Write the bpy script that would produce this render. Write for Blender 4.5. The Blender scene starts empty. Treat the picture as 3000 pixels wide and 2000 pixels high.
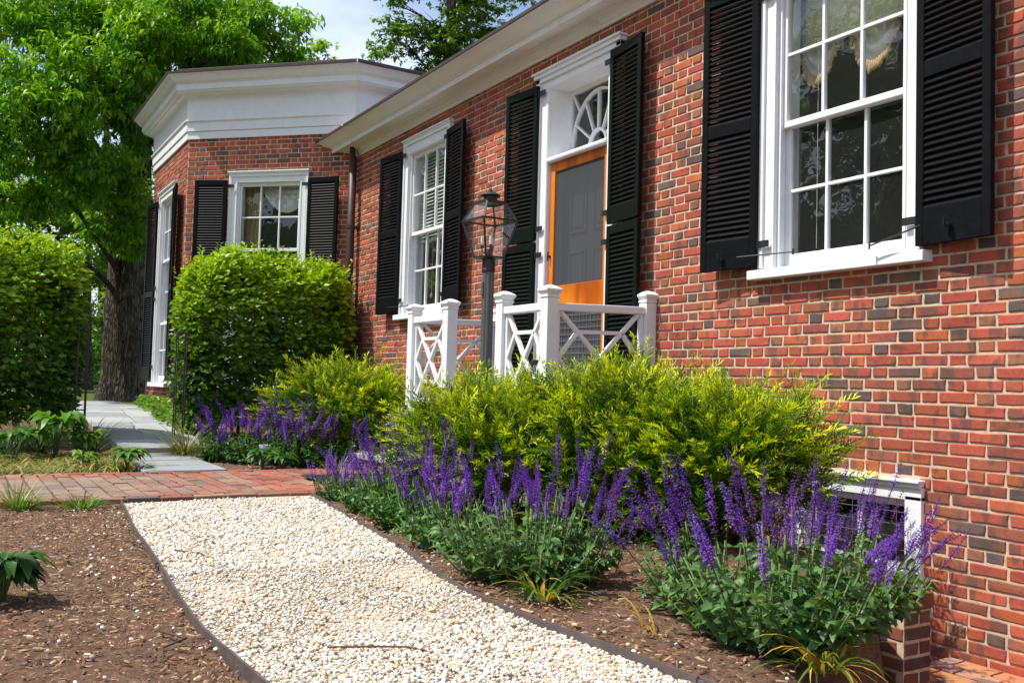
import bpy, math, random
import numpy as np
from mathutils import Matrix, Vector
random.seed(7)
RNG = np.random.default_rng(7)
SC = bpy.context.scene
COL = SC.collection

# ------------------------------------------------------------------ camera
CAM_POS = np.array([12.0366, -4.6189, 0.80])
ROT = np.array([[0.514315, -0.026495, -0.857192], [0.857162, 0.047884, 0.512817], [0.027459, -0.998501, 0.047338]])
FOC = 2750.0                                   # focal length in pixels of a 3000 px wide frame
cam_d = bpy.data.cameras.new('camera')
cam = bpy.data.objects.new('camera', cam_d)
COL.objects.link(cam)
cam_d.sensor_width = 36.0
cam_d.lens = FOC / 3000.0 * 36.0
cam_d.clip_start = 0.05
cam_d.clip_end = 2000.0
_r, _u, _b = ROT[:, 0], -ROT[:, 1], -ROT[:, 2]
cam.matrix_world = Matrix([[_r[0], _u[0], _b[0], CAM_POS[0]], [_r[1], _u[1], _b[1], CAM_POS[1]],
                           [_r[2], _u[2], _b[2], CAM_POS[2]], [0, 0, 0, 1]])
SC.camera = cam

def at(px, py, depth):
    """world point at a depth along the view ray of a photo pixel (used to lay plants out at chosen distances)"""
    return CAM_POS + ROT @ np.array([(px - 1500) / FOC, (py - 1000) / FOC, 1.0]) * depth

def project(p):
    q = ROT.T @ (np.asarray(p, float) - CAM_POS)
    return 1500 + FOC * q[0] / q[2], 1000 + FOC * q[1] / q[2], q[2]

# ------------------------------------------------------------------ sky and sun
SUN = np.array([-0.36, -1.0, 1.75]); SUN /= np.linalg.norm(SUN)
world = bpy.data.worlds.new('World'); SC.world = world; world.use_nodes = True
wt = world.node_tree; wt.nodes.clear()
def wn(t, **k):
    n = wt.nodes.new(t)
    for a, b in k.items(): setattr(n, a, b)
    return n
sky = wn('ShaderNodeTexSky', sky_type='NISHITA', sun_disc=False)
sky.sun_elevation = math.asin(SUN[2]); sky.sun_rotation = math.atan2(SUN[0], SUN[1])
sky.air_density = 1.0; sky.dust_density = 1.2; sky.ozone_density = 1.2
tc = wn('ShaderNodeTexCoord'); mp = wn('ShaderNodeMapping'); mp.inputs['Scale'].default_value = (1.0, 1.0, 2.6)
nz = wn('ShaderNodeTexNoise'); nz.inputs['Scale'].default_value = 2.3; nz.inputs['Detail'].default_value = 9; nz.inputs['Roughness'].default_value = 0.58
rp = wn('ShaderNodeValToRGB'); rp.color_ramp.elements[0].position = 0.38; rp.color_ramp.elements[1].position = 0.80
mx = wn('ShaderNodeMix', data_type='RGBA'); mx.inputs[7].default_value = (6.6, 7.0, 7.7, 1)
bg = wn('ShaderNodeBackground'); bg.inputs['Strength'].default_value = 0.145
wo = wn('ShaderNodeOutputWorld')
L = wt.links.new
L(tc.outputs['Generated'], mp.inputs['Vector']); L(mp.outputs['Vector'], nz.inputs['Vector'])
L(nz.outputs['Fac'], rp.inputs['Fac']); L(rp.outputs['Color'], mx.inputs[0])
L(sky.outputs['Color'], mx.inputs[6]); L(mx.outputs[2], bg.inputs['Color']); L(bg.outputs['Background'], wo.inputs['Surface'])

sun_d = bpy.data.lights.new('sun', 'SUN'); sun_d.energy = 4.6; sun_d.angle = math.radians(0.53); sun_d.color = (1.0, 0.955, 0.88)
sun_o = bpy.data.objects.new('sun', sun_d); COL.objects.link(sun_o)
sun_o.rotation_euler = Vector(SUN).to_track_quat('Z', 'Y').to_euler(); sun_o.location = (0, -20, 30)

SC.view_settings.view_transform = 'Standard'; SC.view_settings.look = 'None'
SC.view_settings.exposure = 0.48; SC.view_settings.gamma = 1.0
SC.cycles.max_bounces = 8; SC.cycles.diffuse_bounces = 4; SC.cycles.glossy_bounces = 3
SC.cycles.transparent_max_bounces = 16; SC.cycles.transmission_bounces = 4
SC.cycles.use_denoising = True
SC.cycles.sample_clamp_indirect = 6.0

# ------------------------------------------------------------------ object helpers
def tag(o, label=None, cat=None, group=None, kind=None):
    if label: o['label'] = label
    if cat: o['category'] = cat
    if group: o['group'] = group
    if kind: o['kind'] = kind
    return o

def link(o, parent=None, keep=True):
    COL.objects.link(o)
    if parent is not None:
        o.parent = parent
        if keep:                                # the mesh is given in world space
            m = Matrix.Identity(4); p = parent
            while p is not None:
                m = p.matrix_basis @ m if p.parent is None else p.matrix_parent_inverse @ p.matrix_basis @ m
                p = p.parent
            o.matrix_parent_inverse = m.inverted()
    return o

def empty(name, loc, label=None, cat=None, group=None, kind=None, rz=0.0):
    o = bpy.data.objects.new(name, None); COL.objects.link(o)
    o.location = loc; o.rotation_euler = (0, 0, rz); o.empty_display_size = 0.2
    o.matrix_basis = Matrix.Translation(Vector(loc)) @ Matrix.Rotation(rz, 4, 'Z')
    return tag(o, label, cat, group, kind)

def np_mesh(name, V, F, mat=None, col=None, smooth=False):
    """V (n,3); F list of (m,k) int arrays; col (n,3)"""
    me = bpy.data.meshes.new(name)
    V = np.asarray(V, np.float32)
    if not isinstance(F, (list, tuple)): F = [F]
    F = [np.asarray(f, np.int32) for f in F if len(f)]
    loops = np.concatenate([f.ravel() for f in F])
    tot = np.concatenate([np.full(len(f), f.shape[1], np.int32) for f in F])
    start = np.concatenate([[0], np.cumsum(tot)[:-1]]).astype(np.int32)
    me.vertices.add(len(V)); me.vertices.foreach_set('co', V.ravel())
    me.loops.add(len(loops)); me.loops.foreach_set('vertex_index', loops)
    me.polygons.add(len(tot)); me.polygons.foreach_set('loop_start', start); me.polygons.foreach_set('loop_total', tot)
    if smooth: me.polygons.foreach_set('use_smooth', np.ones(len(tot), bool))
    if col is not None:
        a = me.color_attributes.new('Col', 'FLOAT_COLOR', 'POINT')
        c = np.ones((len(V), 4), np.float32); c[:, :3] = col
        a.data.foreach_set('color', c.ravel())
    me.update(calc_edges=True)
    if mat is not None: me.materials.append(mat)
    return me

def add(name, me, parent=None, keep=True, bevel=0.0):
    o = bpy.data.objects.new(name, me)
    link(o, parent, keep)
    if bevel:
        b = o.modifiers.new('bevel', 'BEVEL'); b.width = bevel; b.segments = 2; b.limit_method = 'ANGLE'; b.angle_limit = math.radians(40)
    return o

class MB:
    """collects boxes, bars, tubes and strips for ONE mesh object"""
    def __init__(s): s.v = []; s.f = []; s.c = []
    def _add(s, V, F, c=None):
        o = len(s.v); s.v += [tuple(map(float, p)) for p in V]; s.f += [tuple(i + o for i in f) for f in F]
        s.c += [c if c is not None else (1, 1, 1)] * len(V)
        return s
    def box(s, x0, x1, y0, y1, z0, z1, c=None):
        V = [(x, y, z) for z in (z0, z1) for y in (y0, y1) for x in (x0, x1)]
        return s._add(V, [(0, 2, 3, 1), (4, 5, 7, 6), (0, 1, 5, 4), (2, 6, 7, 3), (0, 4, 6, 2), (1, 3, 7, 5)], c)
    def bar(s, a, b, w, h, up=(0, 0, 1), c=None):
        a, b, up = np.array(a, float), np.array(b, float), np.array(up, float)
        d = b - a; d /= np.linalg.norm(d); r = np.cross(d, up); r /= np.linalg.norm(r); u = np.cross(r, d)
        V = [p + r * i * w / 2 + u * j * h / 2 for p in (a, b) for i, j in ((-1, -1), (1, -1), (1, 1), (-1, 1))]
        return s._add(V, [(0, 1, 2, 3), (7, 6, 5, 4), (0, 4, 5, 1), (1, 5, 6, 2), (2, 6, 7, 3), (3, 7, 4, 0)], c)
    def tube(s, pts, rad, n=10, cap=True, c=None):
        pts = [np.array(p, float) for p in pts]
        rad = rad if hasattr(rad, '__len__') else [rad] * len(pts)
        V = []; F = []; ref = None
        for i, p in enumerate(pts):
            d = pts[min(i + 1, len(pts) - 1)] - pts[max(i - 1, 0)]; d /= np.linalg.norm(d) + 1e-12
            if ref is None: ref = np.array([1.0, 0, 0]) if abs(d[0]) < .9 else np.array([0, 1.0, 0])
            r = ref - d * np.dot(ref, d); r /= np.linalg.norm(r); u = np.cross(d, r); ref = r
            for k in range(n):
                t = 2 * math.pi * k / n; V.append(p + (r * math.cos(t) + u * math.sin(t)) * rad[i])
        for i in range(len(pts) - 1):
            for k in range(n):
                F.append((i * n + k, i * n + (k + 1) % n, (i + 1) * n + (k + 1) % n, (i + 1) * n + k))
        if cap: F.append(tuple(range(n))[::-1]); F.append(tuple(range((len(pts) - 1) * n, len(pts) * n)))
        return s._add(V, F, c)
    def lathe(s, cx, cy, prof, n=20, c=None):
        return s.tube([(cx, cy, z) for r, z in prof], [r for r, z in prof], n, True, c)
    def poly(s, V, F, c=None): return s._add(V, F, c)
    def mesh(s, name, mat, smooth=False, col=False):
        me = bpy.data.meshes.new(name); me.from_pydata(s.v, [], s.f)
        if smooth: me.polygons.foreach_set('use_smooth', [True] * len(me.polygons))
        if col:
            a = me.color_attributes.new('Col', 'FLOAT_COLOR', 'POINT')
            a.data.foreach_set('color', np.array([(*c, 1) for c in s.c], np.float32).ravel())
        me.update(); me.materials.append(mat); return me
    def build(s, name, mat, parent=None, bevel=0.0, smooth=False, keep=True, col=False):
        return add(name, s.mesh(name, mat, smooth, col), parent, keep, bevel)

# ------------------------------------------------------------------ materials
def shader(name):
    m = bpy.data.materials.new(name); m.use_nodes = True
    nt = m.node_tree; nt.nodes.clear()
    out = nt.nodes.new('ShaderNodeOutputMaterial')
    return m, nt, out
def node(nt, t, inp=None, **k):
    n = nt.nodes.new(t)
    for a, b in k.items(): setattr(n, a, b)
    for a, b in (inp or {}).items():
        if hasattr(b, 'is_linked') or isinstance(b, bpy.types.NodeSocket): nt.links.new(b, n.inputs[a])
        else: n.inputs[a].default_value = b
    return n
def rgb(c): return (c[0], c[1], c[2], 1.0)
def mixc(nt, fac, a, b, mode='MIX'):
    n = nt.nodes.new('ShaderNodeMix'); n.data_type = 'RGBA'; n.blend_type = mode
    for i, v in ((0, fac), (6, a), (7, b)):
        if isinstance(v, bpy.types.NodeSocket): nt.links.new(v, n.inputs[i])
        else: n.inputs[i].default_value = v if not isinstance(v, tuple) or len(v) == 4 else rgb(v)
    return n.outputs[2]
def noise(nt, scale, detail=4, rough=0.55, vec=None, dist=0.0):
    n = nt.nodes.new('ShaderNodeTexNoise'); n.inputs['Scale'].default_value = scale
    n.inputs['Detail'].default_value = detail; n.inputs['Roughness'].default_value = rough; n.inputs['Distortion'].default_value = dist
    if vec is None: vec = node(nt, 'ShaderNodeNewGeometry').outputs['Position']
    nt.links.new(vec, n.inputs['Vector']); return n.outputs['Fac']
def ramp(nt, fac, stops):
    n = nt.nodes.new('ShaderNodeValToRGB'); e = n.color_ramp.elements
    while len(e) < len(stops): e.new(0.5)
    for el, (p, c) in zip(e, stops): el.position = p; el.color = rgb(c) if hasattr(c, '__len__') else (c, c, c, 1)
    nt.links.new(fac, n.inputs['Fac']); return n.outputs['Color']
def bump(nt, h, strength, dist=0.01):
    return node(nt, 'ShaderNodeBump', {'Height': h, 'Strength': strength, 'Distance': dist}).outputs['Normal']
def position(nt, scale=(1, 1, 1), rot=(0, 0, 0)):
    g = node(nt, 'ShaderNodeNewGeometry').outputs['Position']
    return node(nt, 'ShaderNodeMapping', {'Vector': g, 'Scale': scale, 'Rotation': rot}).outputs['Vector']

def simple(name, c, rough=0.5, spec=0.5, var=0.12, vs=14.0, bs=60.0, bst=0.12, metal=0.0, attr=False, dirt=None):
    m, nt, out = shader(name)
    base = node(nt, 'ShaderNodeAttribute', attribute_name='Col').outputs['Color'] if attr else rgb(c)
    f = noise(nt, vs, 5)
    lo, hi = 1 - var, 1 + var
    col = mixc(nt, 1.0, base, ramp(nt, f, [(0.25, (lo,) * 3), (0.75, (hi,) * 3)]), 'MULTIPLY')
    if dirt:                                    # (colour, scale, threshold) stains with their own shape
        d = ramp(nt, noise(nt, dirt[1], 8, 0.65), [(dirt[2], 0.0), (min(dirt[2] + 0.16, 1), 1.0)])
        col = mixc(nt, d, col, dirt[0])
    p = node(nt, 'ShaderNodeBsdfPrincipled', {'Base Color': col, 'Roughness': rough, 'Specular IOR Level': spec, 'Metallic': metal})
    if bst: nt.links.new(bump(nt, noise(nt, bs, 6, 0.6), bst, 0.01), p.inputs['Normal'])
    nt.links.new(p.outputs[0], out.inputs[0]); return m

def leafy(name, rough=0.42, trans=0.36, spec=0.35, tw=(1.25, 1.15, 0.45)):
    m, nt, out = shader(name)
    c = node(nt, 'ShaderNodeAttribute', attribute_name='Col').outputs['Color']
    p = node(nt, 'ShaderNodeBsdfPrincipled', {'Base Color': c, 'Roughness': rough, 'Specular IOR Level': spec})
    t = node(nt, 'ShaderNodeBsdfTranslucent', {'Color': mixc(nt, 1.0, c, rgb(tw), 'MULTIPLY')})
    x = node(nt, 'ShaderNodeMixShader', {0: trans, 1: p.outputs[0], 2: t.outputs[0]})
    nt.links.new(x.outputs[0], out.inputs[0]); return m

def brick_mat(name, flash=0.6):
    m, nt, out = shader(name)
    c = node(nt, 'ShaderNodeAttribute', attribute_name='Col').outputs['Color']
    fine = ramp(nt, noise(nt, 55, 6, 0.65), [(0.25, (0.72,) * 3), (0.5, (1.0,) * 3), (0.8, (1.22, 1.12, 1.05))])
    c1 = mixc(nt, 1.0, c, fine, 'MULTIPLY')
    fl = ramp(nt, noise(nt, 11, 2, 0.5, position(nt, (1, 1, .45)), 0.3), [(0.54, 0.0), (0.61, flash * .85)])
    og = ramp(nt, noise(nt, 6.0, 2, 0.5), [(0.52, 0.0), (0.62, 0.28 if flash > .5 else 0.0)])
    c1 = mixc(nt, og, c1, (0.40, 0.115, 0.03))
    c2 = mixc(nt, fl, c1, (0.10, 0.070, 0.060))
    c2 = mixc(nt, 1.0, c2, ramp(nt, noise(nt, 1.6, 6, 0.65, position(nt, (1, 1, .22))), [(0.35, (0.80, 0.80, 0.82)), (0.6, (1.06, 1.05, 1.04))]), 'MULTIPLY')
    pale = ramp(nt, noise(nt, 3.0, 8, 0.7), [(0.64, 0.0), (0.80, 0.16)])
    c3 = mixc(nt, pale, c2, (0.50, 0.36, 0.27))
    p = node(nt, 'ShaderNodeBsdfPrincipled', {'Base Color': c3, 'Roughness': 0.86, 'Specular IOR Level': 0.25})
    nt.links.new(bump(nt, noise(nt, 95, 8, 0.7), 0.55, 0.004), p.inputs['Normal'])
    nt.links.new(p.outputs[0], out.inputs[0]); return m

def mortar_mat():
    m, nt, out = shader('mortar')
    c = ramp(nt, noise(nt, 22, 8, 0.7), [(0.3, (0.40, 0.275, 0.18)), (0.5, (0.58, 0.425, 0.30)), (0.8, (0.70, 0.56, 0.43))])
    p = node(nt, 'ShaderNodeBsdfPrincipled', {'Base Color': c, 'Roughness': 0.95, 'Specular IOR Level': 0.15})
    nt.links.new(bump(nt, noise(nt, 160, 6, 0.7), 0.8, 0.004), p.inputs['Normal'])
    nt.links.new(p.outputs[0], out.inputs[0]); return m

def glass_mat(name='window_glass', tint=(0.86, 0.9, 0.88), wav=0.25, refl=1.35, dust=0.028):
    m, nt, out = shader(name)
    t = node(nt, 'ShaderNodeBsdfTransparent', {'Color': rgb(tint)})
    g = node(nt, 'ShaderNodeBsdfGlossy', {'Color': (1, 1, 1, 1), 'Roughness': 0.004})
    nrm = bump(nt, noise(nt, 3.2, 2, 0.5), wav, 0.01)
    nt.links.new(nrm, g.inputs['Normal'])
    bf = node(nt, 'ShaderNodeNewGeometry').outputs['Backfacing']        # same reflectance from both sides of the thin pane
    ior = node(nt, 'ShaderNodeMapRange', {0: bf, 3: 1.52, 4: 1 / 1.52}).outputs[0]
    fr = node(nt, 'ShaderNodeFresnel', {'IOR': ior})
    fac = node(nt, 'ShaderNodeMath', {0: fr.outputs[0], 1: refl}, operation='MULTIPLY', use_clamp=True)
    dd = node(nt, 'ShaderNodeMixShader', {0: dust, 1: t.outputs[0], 2: node(nt, 'ShaderNodeBsdfDiffuse', {'Color': (.5, .5, .48, 1)}).outputs[0]})
    x = node(nt, 'ShaderNodeMixShader', {0: fac.outputs[0], 1: dd.outputs[0], 2: g.outputs[0]})
    nt.links.new(x.outputs[0], out.inputs[0]); return m

def wood_mat(name='varnished_wood', sc=(1.0, 1.0, 0.10), rot=(0, 0, 0)):
    m, nt, out = shader(name)
    v = position(nt, sc, rot)
    w = nt.nodes.new('ShaderNodeTexWave'); w.wave_type = 'BANDS'; w.bands_direction = 'X'
    w.inputs['Scale'].default_value = 3.2; w.inputs['Distortion'].default_value = 7; w.inputs['Detail'].default_value = 4; w.inputs['Detail Scale'].default_value = 1.2
    nt.links.new(v, w.inputs['Vector'])
    c = ramp(nt, w.outputs['Fac'], [(0.0, (0.36, 0.070, 0.004)), (0.45, (0.53, 0.130, 0.007)), (1.0, (0.66, 0.190, 0.012))])
    c = mixc(nt, 1.0, c, ramp(nt, noise(nt, 5, 4), [(0.3, (0.85,) * 3), (0.7, (1.1,) * 3)]), 'MULTIPLY')
    p = node(nt, 'ShaderNodeBsdfPrincipled', {'Base Color': c, 'Roughness': 0.36, 'Specular IOR Level': 0.3})
    nt.links.new(p.outputs[0], out.inputs[0]); return m

def screen_mat():
    m, nt, out = shader('insect_screen')
    d = node(nt, 'ShaderNodeBsdfDiffuse', {'Color': (0.075, 0.08, 0.085, 1)})
    t = node(nt, 'ShaderNodeBsdfTransparent', {'Color': (1, 1, 1, 1)})
    x = node(nt, 'ShaderNodeMixShader', {0: 0.74, 1: t.outputs[0], 2: d.outputs[0]})
    nt.links.new(x.outputs[0], out.inputs[0]); return m

def bark_mat():
    m, nt, out = shader('bark')
    v = position(nt, (1, 1, 0.16))
    vo = node(nt, 'ShaderNodeTexVoronoi', {'Vector': node(nt, 'ShaderNodeVectorMath', {0: v, 1: node(nt, 'ShaderNodeTexNoise', {'Vector': v, 'Scale': 4.0, 'Detail': 3.0}).outputs['Color']}, operation='ADD').outputs[0], 'Scale': 11.0}, feature='DISTANCE_TO_EDGE').outputs['Distance']
    fz = noise(nt, 20, 8, 0.7, v, 0.3)
    f = node(nt, 'ShaderNodeMath', {0: vo, 1: fz}, operation='MULTIPLY').outputs[0]
    c = ramp(nt, f, [(0.02, (0.030, 0.022, 0.018)), (0.10, (0.13, 0.105, 0.088)), (0.30, (0.27, 0.24, 0.21))])
    c = mixc(nt, ramp(nt, noise(nt, 2.2, 5), [(0.5, 0.0), (0.75, 0.5)]), c, (0.20, 0.21, 0.17))
    p = node(nt, 'ShaderNodeBsdfPrincipled', {'Base Color': c, 'Roughness': 0.95, 'Specular IOR Level': 0.1})
    nt.links.new(bump(nt, f, 1.0, 0.20), p.inputs['Normal'])
    nt.links.new(p.outputs[0], out.inputs[0]); return m

def ground_mat():
    m, nt, out = shader('mulch_soil')
    g = node(nt, 'ShaderNodeNewGeometry').outputs['Position']
    f = noise(nt, 34, 10, 0.72); f2 = noise(nt, 3.5, 5, 0.6)
    c = ramp(nt, f, [(0.25, (0.050, 0.030, 0.020)), (0.5, (0.148, 0.090, 0.058)), (0.75, (0.27, 0.175, 0.112))])
    c = mixc(nt, ramp(nt, f2, [(0.45, 0.0), (0.7, 0.55)]), c, (0.20, 0.095, 0.05))
    sx = node(nt, 'ShaderNodeSeparateXYZ', {0: g})
    far = node(nt, 'ShaderNodeMapRange', {0: sx.outputs[0], 1: -1.0, 2: -4.5, 3: 0.0, 4: 1.0}).outputs[0]
    lawn = ramp(nt, noise(nt, 6, 8, 0.7), [(0.3, (0.035, 0.060, 0.012)), (0.6, (0.075, 0.11, 0.02)), (0.8, (0.16, 0.12, 0.06))])
    c = mixc(nt, far, c, lawn)
    p = node(nt, 'ShaderNodeBsdfPrincipled', {'Base Color': c, 'Roughness': 0.97, 'Specular IOR Level': 0.1})
    nt.links.new(bump(nt, f, 1.0, 0.02), p.inputs['Normal'])
    nt.links.new(p.outputs[0], out.inputs[0]); return m

M = {}
M['brick'] = brick_mat('brick_clay', 0.8)
M['paver'] = brick_mat('paver_clay', 0.12)
M['mortar'] = mortar_mat()
M['white'] = simple('white_paint', (0.74, 0.75, 0.76), 0.48, 0.35, 0.05, 9, 120, 0.16, dirt=((0.56, 0.555, 0.52), 9.0, 0.63))
M['trim'] = simple('cornice_paint', (0.78, 0.775, 0.75), 0.5, 0.35, 0.05, 4, 90, 0.08, dirt=((0.60, 0.58, 0.52), 5.0, 0.60))
M['black'] = simple('black_shutter_paint', (0.0065, 0.007, 0.0078), 0.45, 0.06, 0.3, 20, 70, 0.12)
M['green_black'] = simple('dark_green_shutter_paint', (0.0055, 0.0085, 0.006), 0.45, 0.06, 0.3, 20, 70, 0.12)
M['iron'] = simple('black_iron', (0.012, 0.012, 0.013), 0.45, 0.5, 0.2)
M['pole'] = simple('grey_painted_pole', (0.085, 0.088, 0.095), 0.35, 0.5, 0.1, 8, 80, 0.05)
M['copper'] = simple('brown_copper', (0.055, 0.033, 0.028), 0.5, 0.4, 0.35, 10, 40, 0.1, metal=0.2)
M['roof'] = simple('roof_slate', (0.09, 0.08, 0.075), 0.8, 0.3, 0.3, 6)
M['wood'] = wood_mat()
M['wood_h'] = wood_mat('varnished_rail_wood', (1.0, 1.0, 0.10), (0, math.pi / 2, 0))
M['screen'] = screen_mat()
M['wire'] = simple('grey_wire', (0.16, 0.16, 0.155), 0.5, 0.5, 0.1)
M['grey_door'] = simple('grey_door_paint', (0.24, 0.25, 0.265), 0.5, 0.4, 0.05, 8, 80, 0.05)
M['glass'] = glass_mat()
M['lantern_glass'] = glass_mat('lantern_glass', (0.95, 0.96, 0.96), 0.02, 0.8, 0.02)
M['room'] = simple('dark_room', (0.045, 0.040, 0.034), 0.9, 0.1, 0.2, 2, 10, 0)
M['fabric'] = simple('curtain_fabric', (0.72, 0.72, 0.66), 0.9, 0.1, 0.06, 20, 150, 0.1)
M['fringe'] = simple('tassel_fringe', (0.56, 0.37, 0.21), 0.9, 0.1, 0.2, 60, 100, 0.2)
M['gold'] = simple('gold_curtain', (0.30, 0.22, 0.09), 0.85, 0.1, 0.15, 30, 80, 0.1)
M['blind'] = simple('white_blind', (0.62, 0.62, 0.58), 0.6, 0.3, 0.04)
M['bamboo'] = simple('woven_blind', (0.66, 0.66, 0.44), 0.8, 0.2, 0.25, 40, 90, 0.3)
M['stone'] = simple('bluestone', (0.30, 0.312, 0.312), 0.75, 0.3, 0.16, 3, 60, 0.25, dirt=((0.27, 0.25, 0.21), 4.0, 0.64))
M['step_stone'] = simple('grey_step_stone', (0.40, 0.395, 0.375), 0.8, 0.3, 0.1, 8, 90, 0.3)
M['deck'] = simple('grey_deck_paint', (0.13, 0.145, 0.16), 0.5, 0.4, 0.1, 6)
M['rubber'] = simple('black_rubber', (0.018, 0.019, 0.021), 0.75, 0.3, 0.2, 20, 60, 0.3)
M['steel'] = simple('steel_edging', (0.11, 0.085, 0.08), 0.6, 0.5, 0.3, 9, 40, 0.2, metal=0.3, dirt=((0.16, 0.06, 0.035), 8.0, 0.58))
M['ground'] = ground_mat()
M['pebble'] = simple('pebble', (1, 1, 1), 0.7, 0.3, 0.12, 120, 200, 0.3, attr=True)
M['chip'] = simple('wood_chip', (1, 1, 1), 0.9, 0.15, 0.2, 90, 150, 0.4, attr=True)
M['leaf'] = leafy('leaf')
M['tree_leaf'] = leafy('tree_leaf', 0.42, 0.48, 0.35)
M['needle'] = leafy('needle', 0.45, 0.34, 0.3, (1.2, 1.1, 0.3))
M['petal'] = leafy('petal', 0.6, 0.34, 0.2, (1.1, 0.9, 1.2))
M['bark'] = bark_mat()
M['twig'] = simple('twig', (0.10, 0.065, 0.042), 0.9, 0.1, 0.2, 40)
M['candle'] = simple('candle_sleeve', (0.72, 0.70, 0.62), 0.5, 0.4, 0.03)
M['plastic'] = simple('white_plastic', (0.60, 0.63, 0.66), 0.5, 0.4, 0.05)
# ------------------------------------------------------------------ terrain height
def gz(x, y=0.0):
    t = np.clip((2.0 - np.asarray(x, float)) / 5.0, 0, 1)
    return 0.27 * t * t * (3 - 2 * t)

# ------------------------------------------------------------------ the house
HOUSE = empty('brick_house', (5.0, 0.0, 0.0), 'red brick house with white cornices, black louvred shutters and an octagonal bay', 'house')

COURSE = 0.0677
Z0 = 0.70                                         # bed joint where the Flemish bond starts
def brick_colour(header, r):
    t = r.random()
    if header:
        pal = [((0.37, 0.090, 0.050), .42), ((0.255, 0.108, 0.065), .33), ((0.42, 0.115, 0.046), .12), ((0.11, 0.080, 0.072), .13)]
    else:
        pal = [((0.385, 0.088, 0.056), .55), ((0.43, 0.112, 0.050), .14), ((0.285, 0.090, 0.058), .23), ((0.13, 0.088, 0.075), .08)]
    for c, w in pal:
        if t < w: break
        t -= w
    k = r.uniform(0.82, 1.16)
    return tuple(v * k * r.uniform(0.93, 1.07) for v in c)

def brick_shape(u0, u1, z0, z1, depth, r, jit=0.0024, back=0.03, seg=2):
    """irregular brick in wall coordinates (u, out, z); out grows away from the wall"""
    pts = []
    c = 0.003
    def side(a, b, n):
        for i in range(n):
            t = (i + r.uniform(.25, .75)) / n if n > 1 else .5
            pts.append((a[0] + (b[0] - a[0]) * t + r.uniform(-jit, jit), a[1] + (b[1] - a[1]) * t + r.uniform(-jit, jit)))
    P = [(u0 + c, z0 + r.uniform(0, c)), (u1 - c, z0 + r.uniform(0, c)), (u1 - r.uniform(0, c), z1 - c), (u0 + r.uniform(0, c), z1 - c)]
    for i in range(4):
        pts.append((P[i][0] + r.uniform(-jit, jit), P[i][1] + r.uniform(-jit, jit)))
        side(P[i], P[(i + 1) % 4], seg if i % 2 == 0 else 1)
    n = len(pts); cu, cz = (u0 + u1) / 2, (z0 + z1) / 2
    V = []
    tilt = r.uniform(-.0015, .0015)
    for (u, z) in pts: V.append((u, -back, z))
    for (u, z) in pts: V.append((u, depth - 0.0035, z))
    for (u, z) in pts:
        V.append((u - math.copysign(min(.0045, abs(u - cu)), u - cu), depth + tilt * (1 if z > cz else -1), z - math.copysign(min(.0040, abs(z - cz)), z - cz)))
    F = []
    for k in range(2):
        for i in range(n):
            j = (i + 1) % n; F.append((k * n + i, k * n + j, (k + 1) * n + j, (k + 1) * n + i))
    F.append(tuple(range(2 * n, 3 * n)))
    return V, F

def course_bricks(kind, off, a, b):
    """cut a course into (u0, u1, header) pieces between a and b"""
    J = 0.0105; S, H = 0.2045, 0.0965
    if kind == 'S': seq = [(S, False)]
    elif kind == 'H': seq = [(H, True)]
    else: seq = [(S, False), (H, True)]
    per = sum(s + J for s, _ in seq)
    u = math.floor((a - off) / per) * per + off
    out = []
    while u < b:
        for s, h in seq:
            x0, x1 = max(u, a), min(u + s, b)
            if x1 - x0 > 0.03: out.append((x0, x1, h))
            u += s + J
    return out

def lay_wall(u0, u1, za, zb, openings, toworld, r, jit_course=True):
    """returns list of bricks (V world, F, colour, centre, area_px)"""
    res = []
    k0, k1 = math.floor((za - Z0) / COURSE), math.ceil((zb - Z0) / COURSE)
    for k in range(k0, k1):
        z0, z1 = Z0 + k * COURSE + 0.0047, Z0 + (k + 1) * COURSE - 0.0047
        z0, z1 = max(z0, za), min(z1, zb)
        if z1 - z0 < 0.02: continue
        if k >= 0: kind, off = 'F', (0.161 + .0 if k % 2 else 0.0)
        else:
            n = (-k) % 6
            kind, off = ('H', 0.03) if n == 5 else ('S', 0.1075 if k % 2 else 0.0)
        off += r.uniform(-.008, .008)
        ivs = [(u0, u1)]
        for (a, b, c, d) in openings:
            if c < (z0 + z1) / 2 < d:
                nxt = []
                for (x, y) in ivs:
                    if b <= x or a >= y: nxt.append((x, y))
                    else:
                        if a - x > .02: nxt.append((x, a))
                        if y - b > .02: nxt.append((b, y))
                ivs = nxt
        for (x, y) in ivs:
            for (b0, b1, h) in course_bricks(kind, off, x, y):
                dz = r.uniform(-.0016, .0016); dh = r.uniform(-.0012, .0012)
                V, F = brick_shape(b0, b1, z0 + dz - dh, z1 + dz + dh, r.uniform(.004, .009), r, seg=2 if toworld(b0, 0, 0)[0] > 5.5 else 1)
                W = [toworld(*v) for v in V]
                res.append((W, F, brick_colour(h, r), toworld((b0 + b1) / 2, 0, (z0 + z1) / 2), (b1 - b0) * (z1 - z0)))
    return res

def bricks_to_mesh(name, lst, mat):
    V = []; F = []; C = []; o = 0
    for W, f, c, _, _ in lst:
        V += W; F += [tuple(i + o for i in q) for q in f]; C += [c] * len(W); o += len(W)
    me = bpy.data.meshes.new(name); me.from_pydata(V, [], F)
    a = me.color_attributes.new('Col', 'FLOAT_COLOR', 'POINT')
    a.data.foreach_set('color', np.array([(*c, 1) for c in C], np.float32).ravel())
    me.update(); me.materials.append(mat); return me

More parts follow.
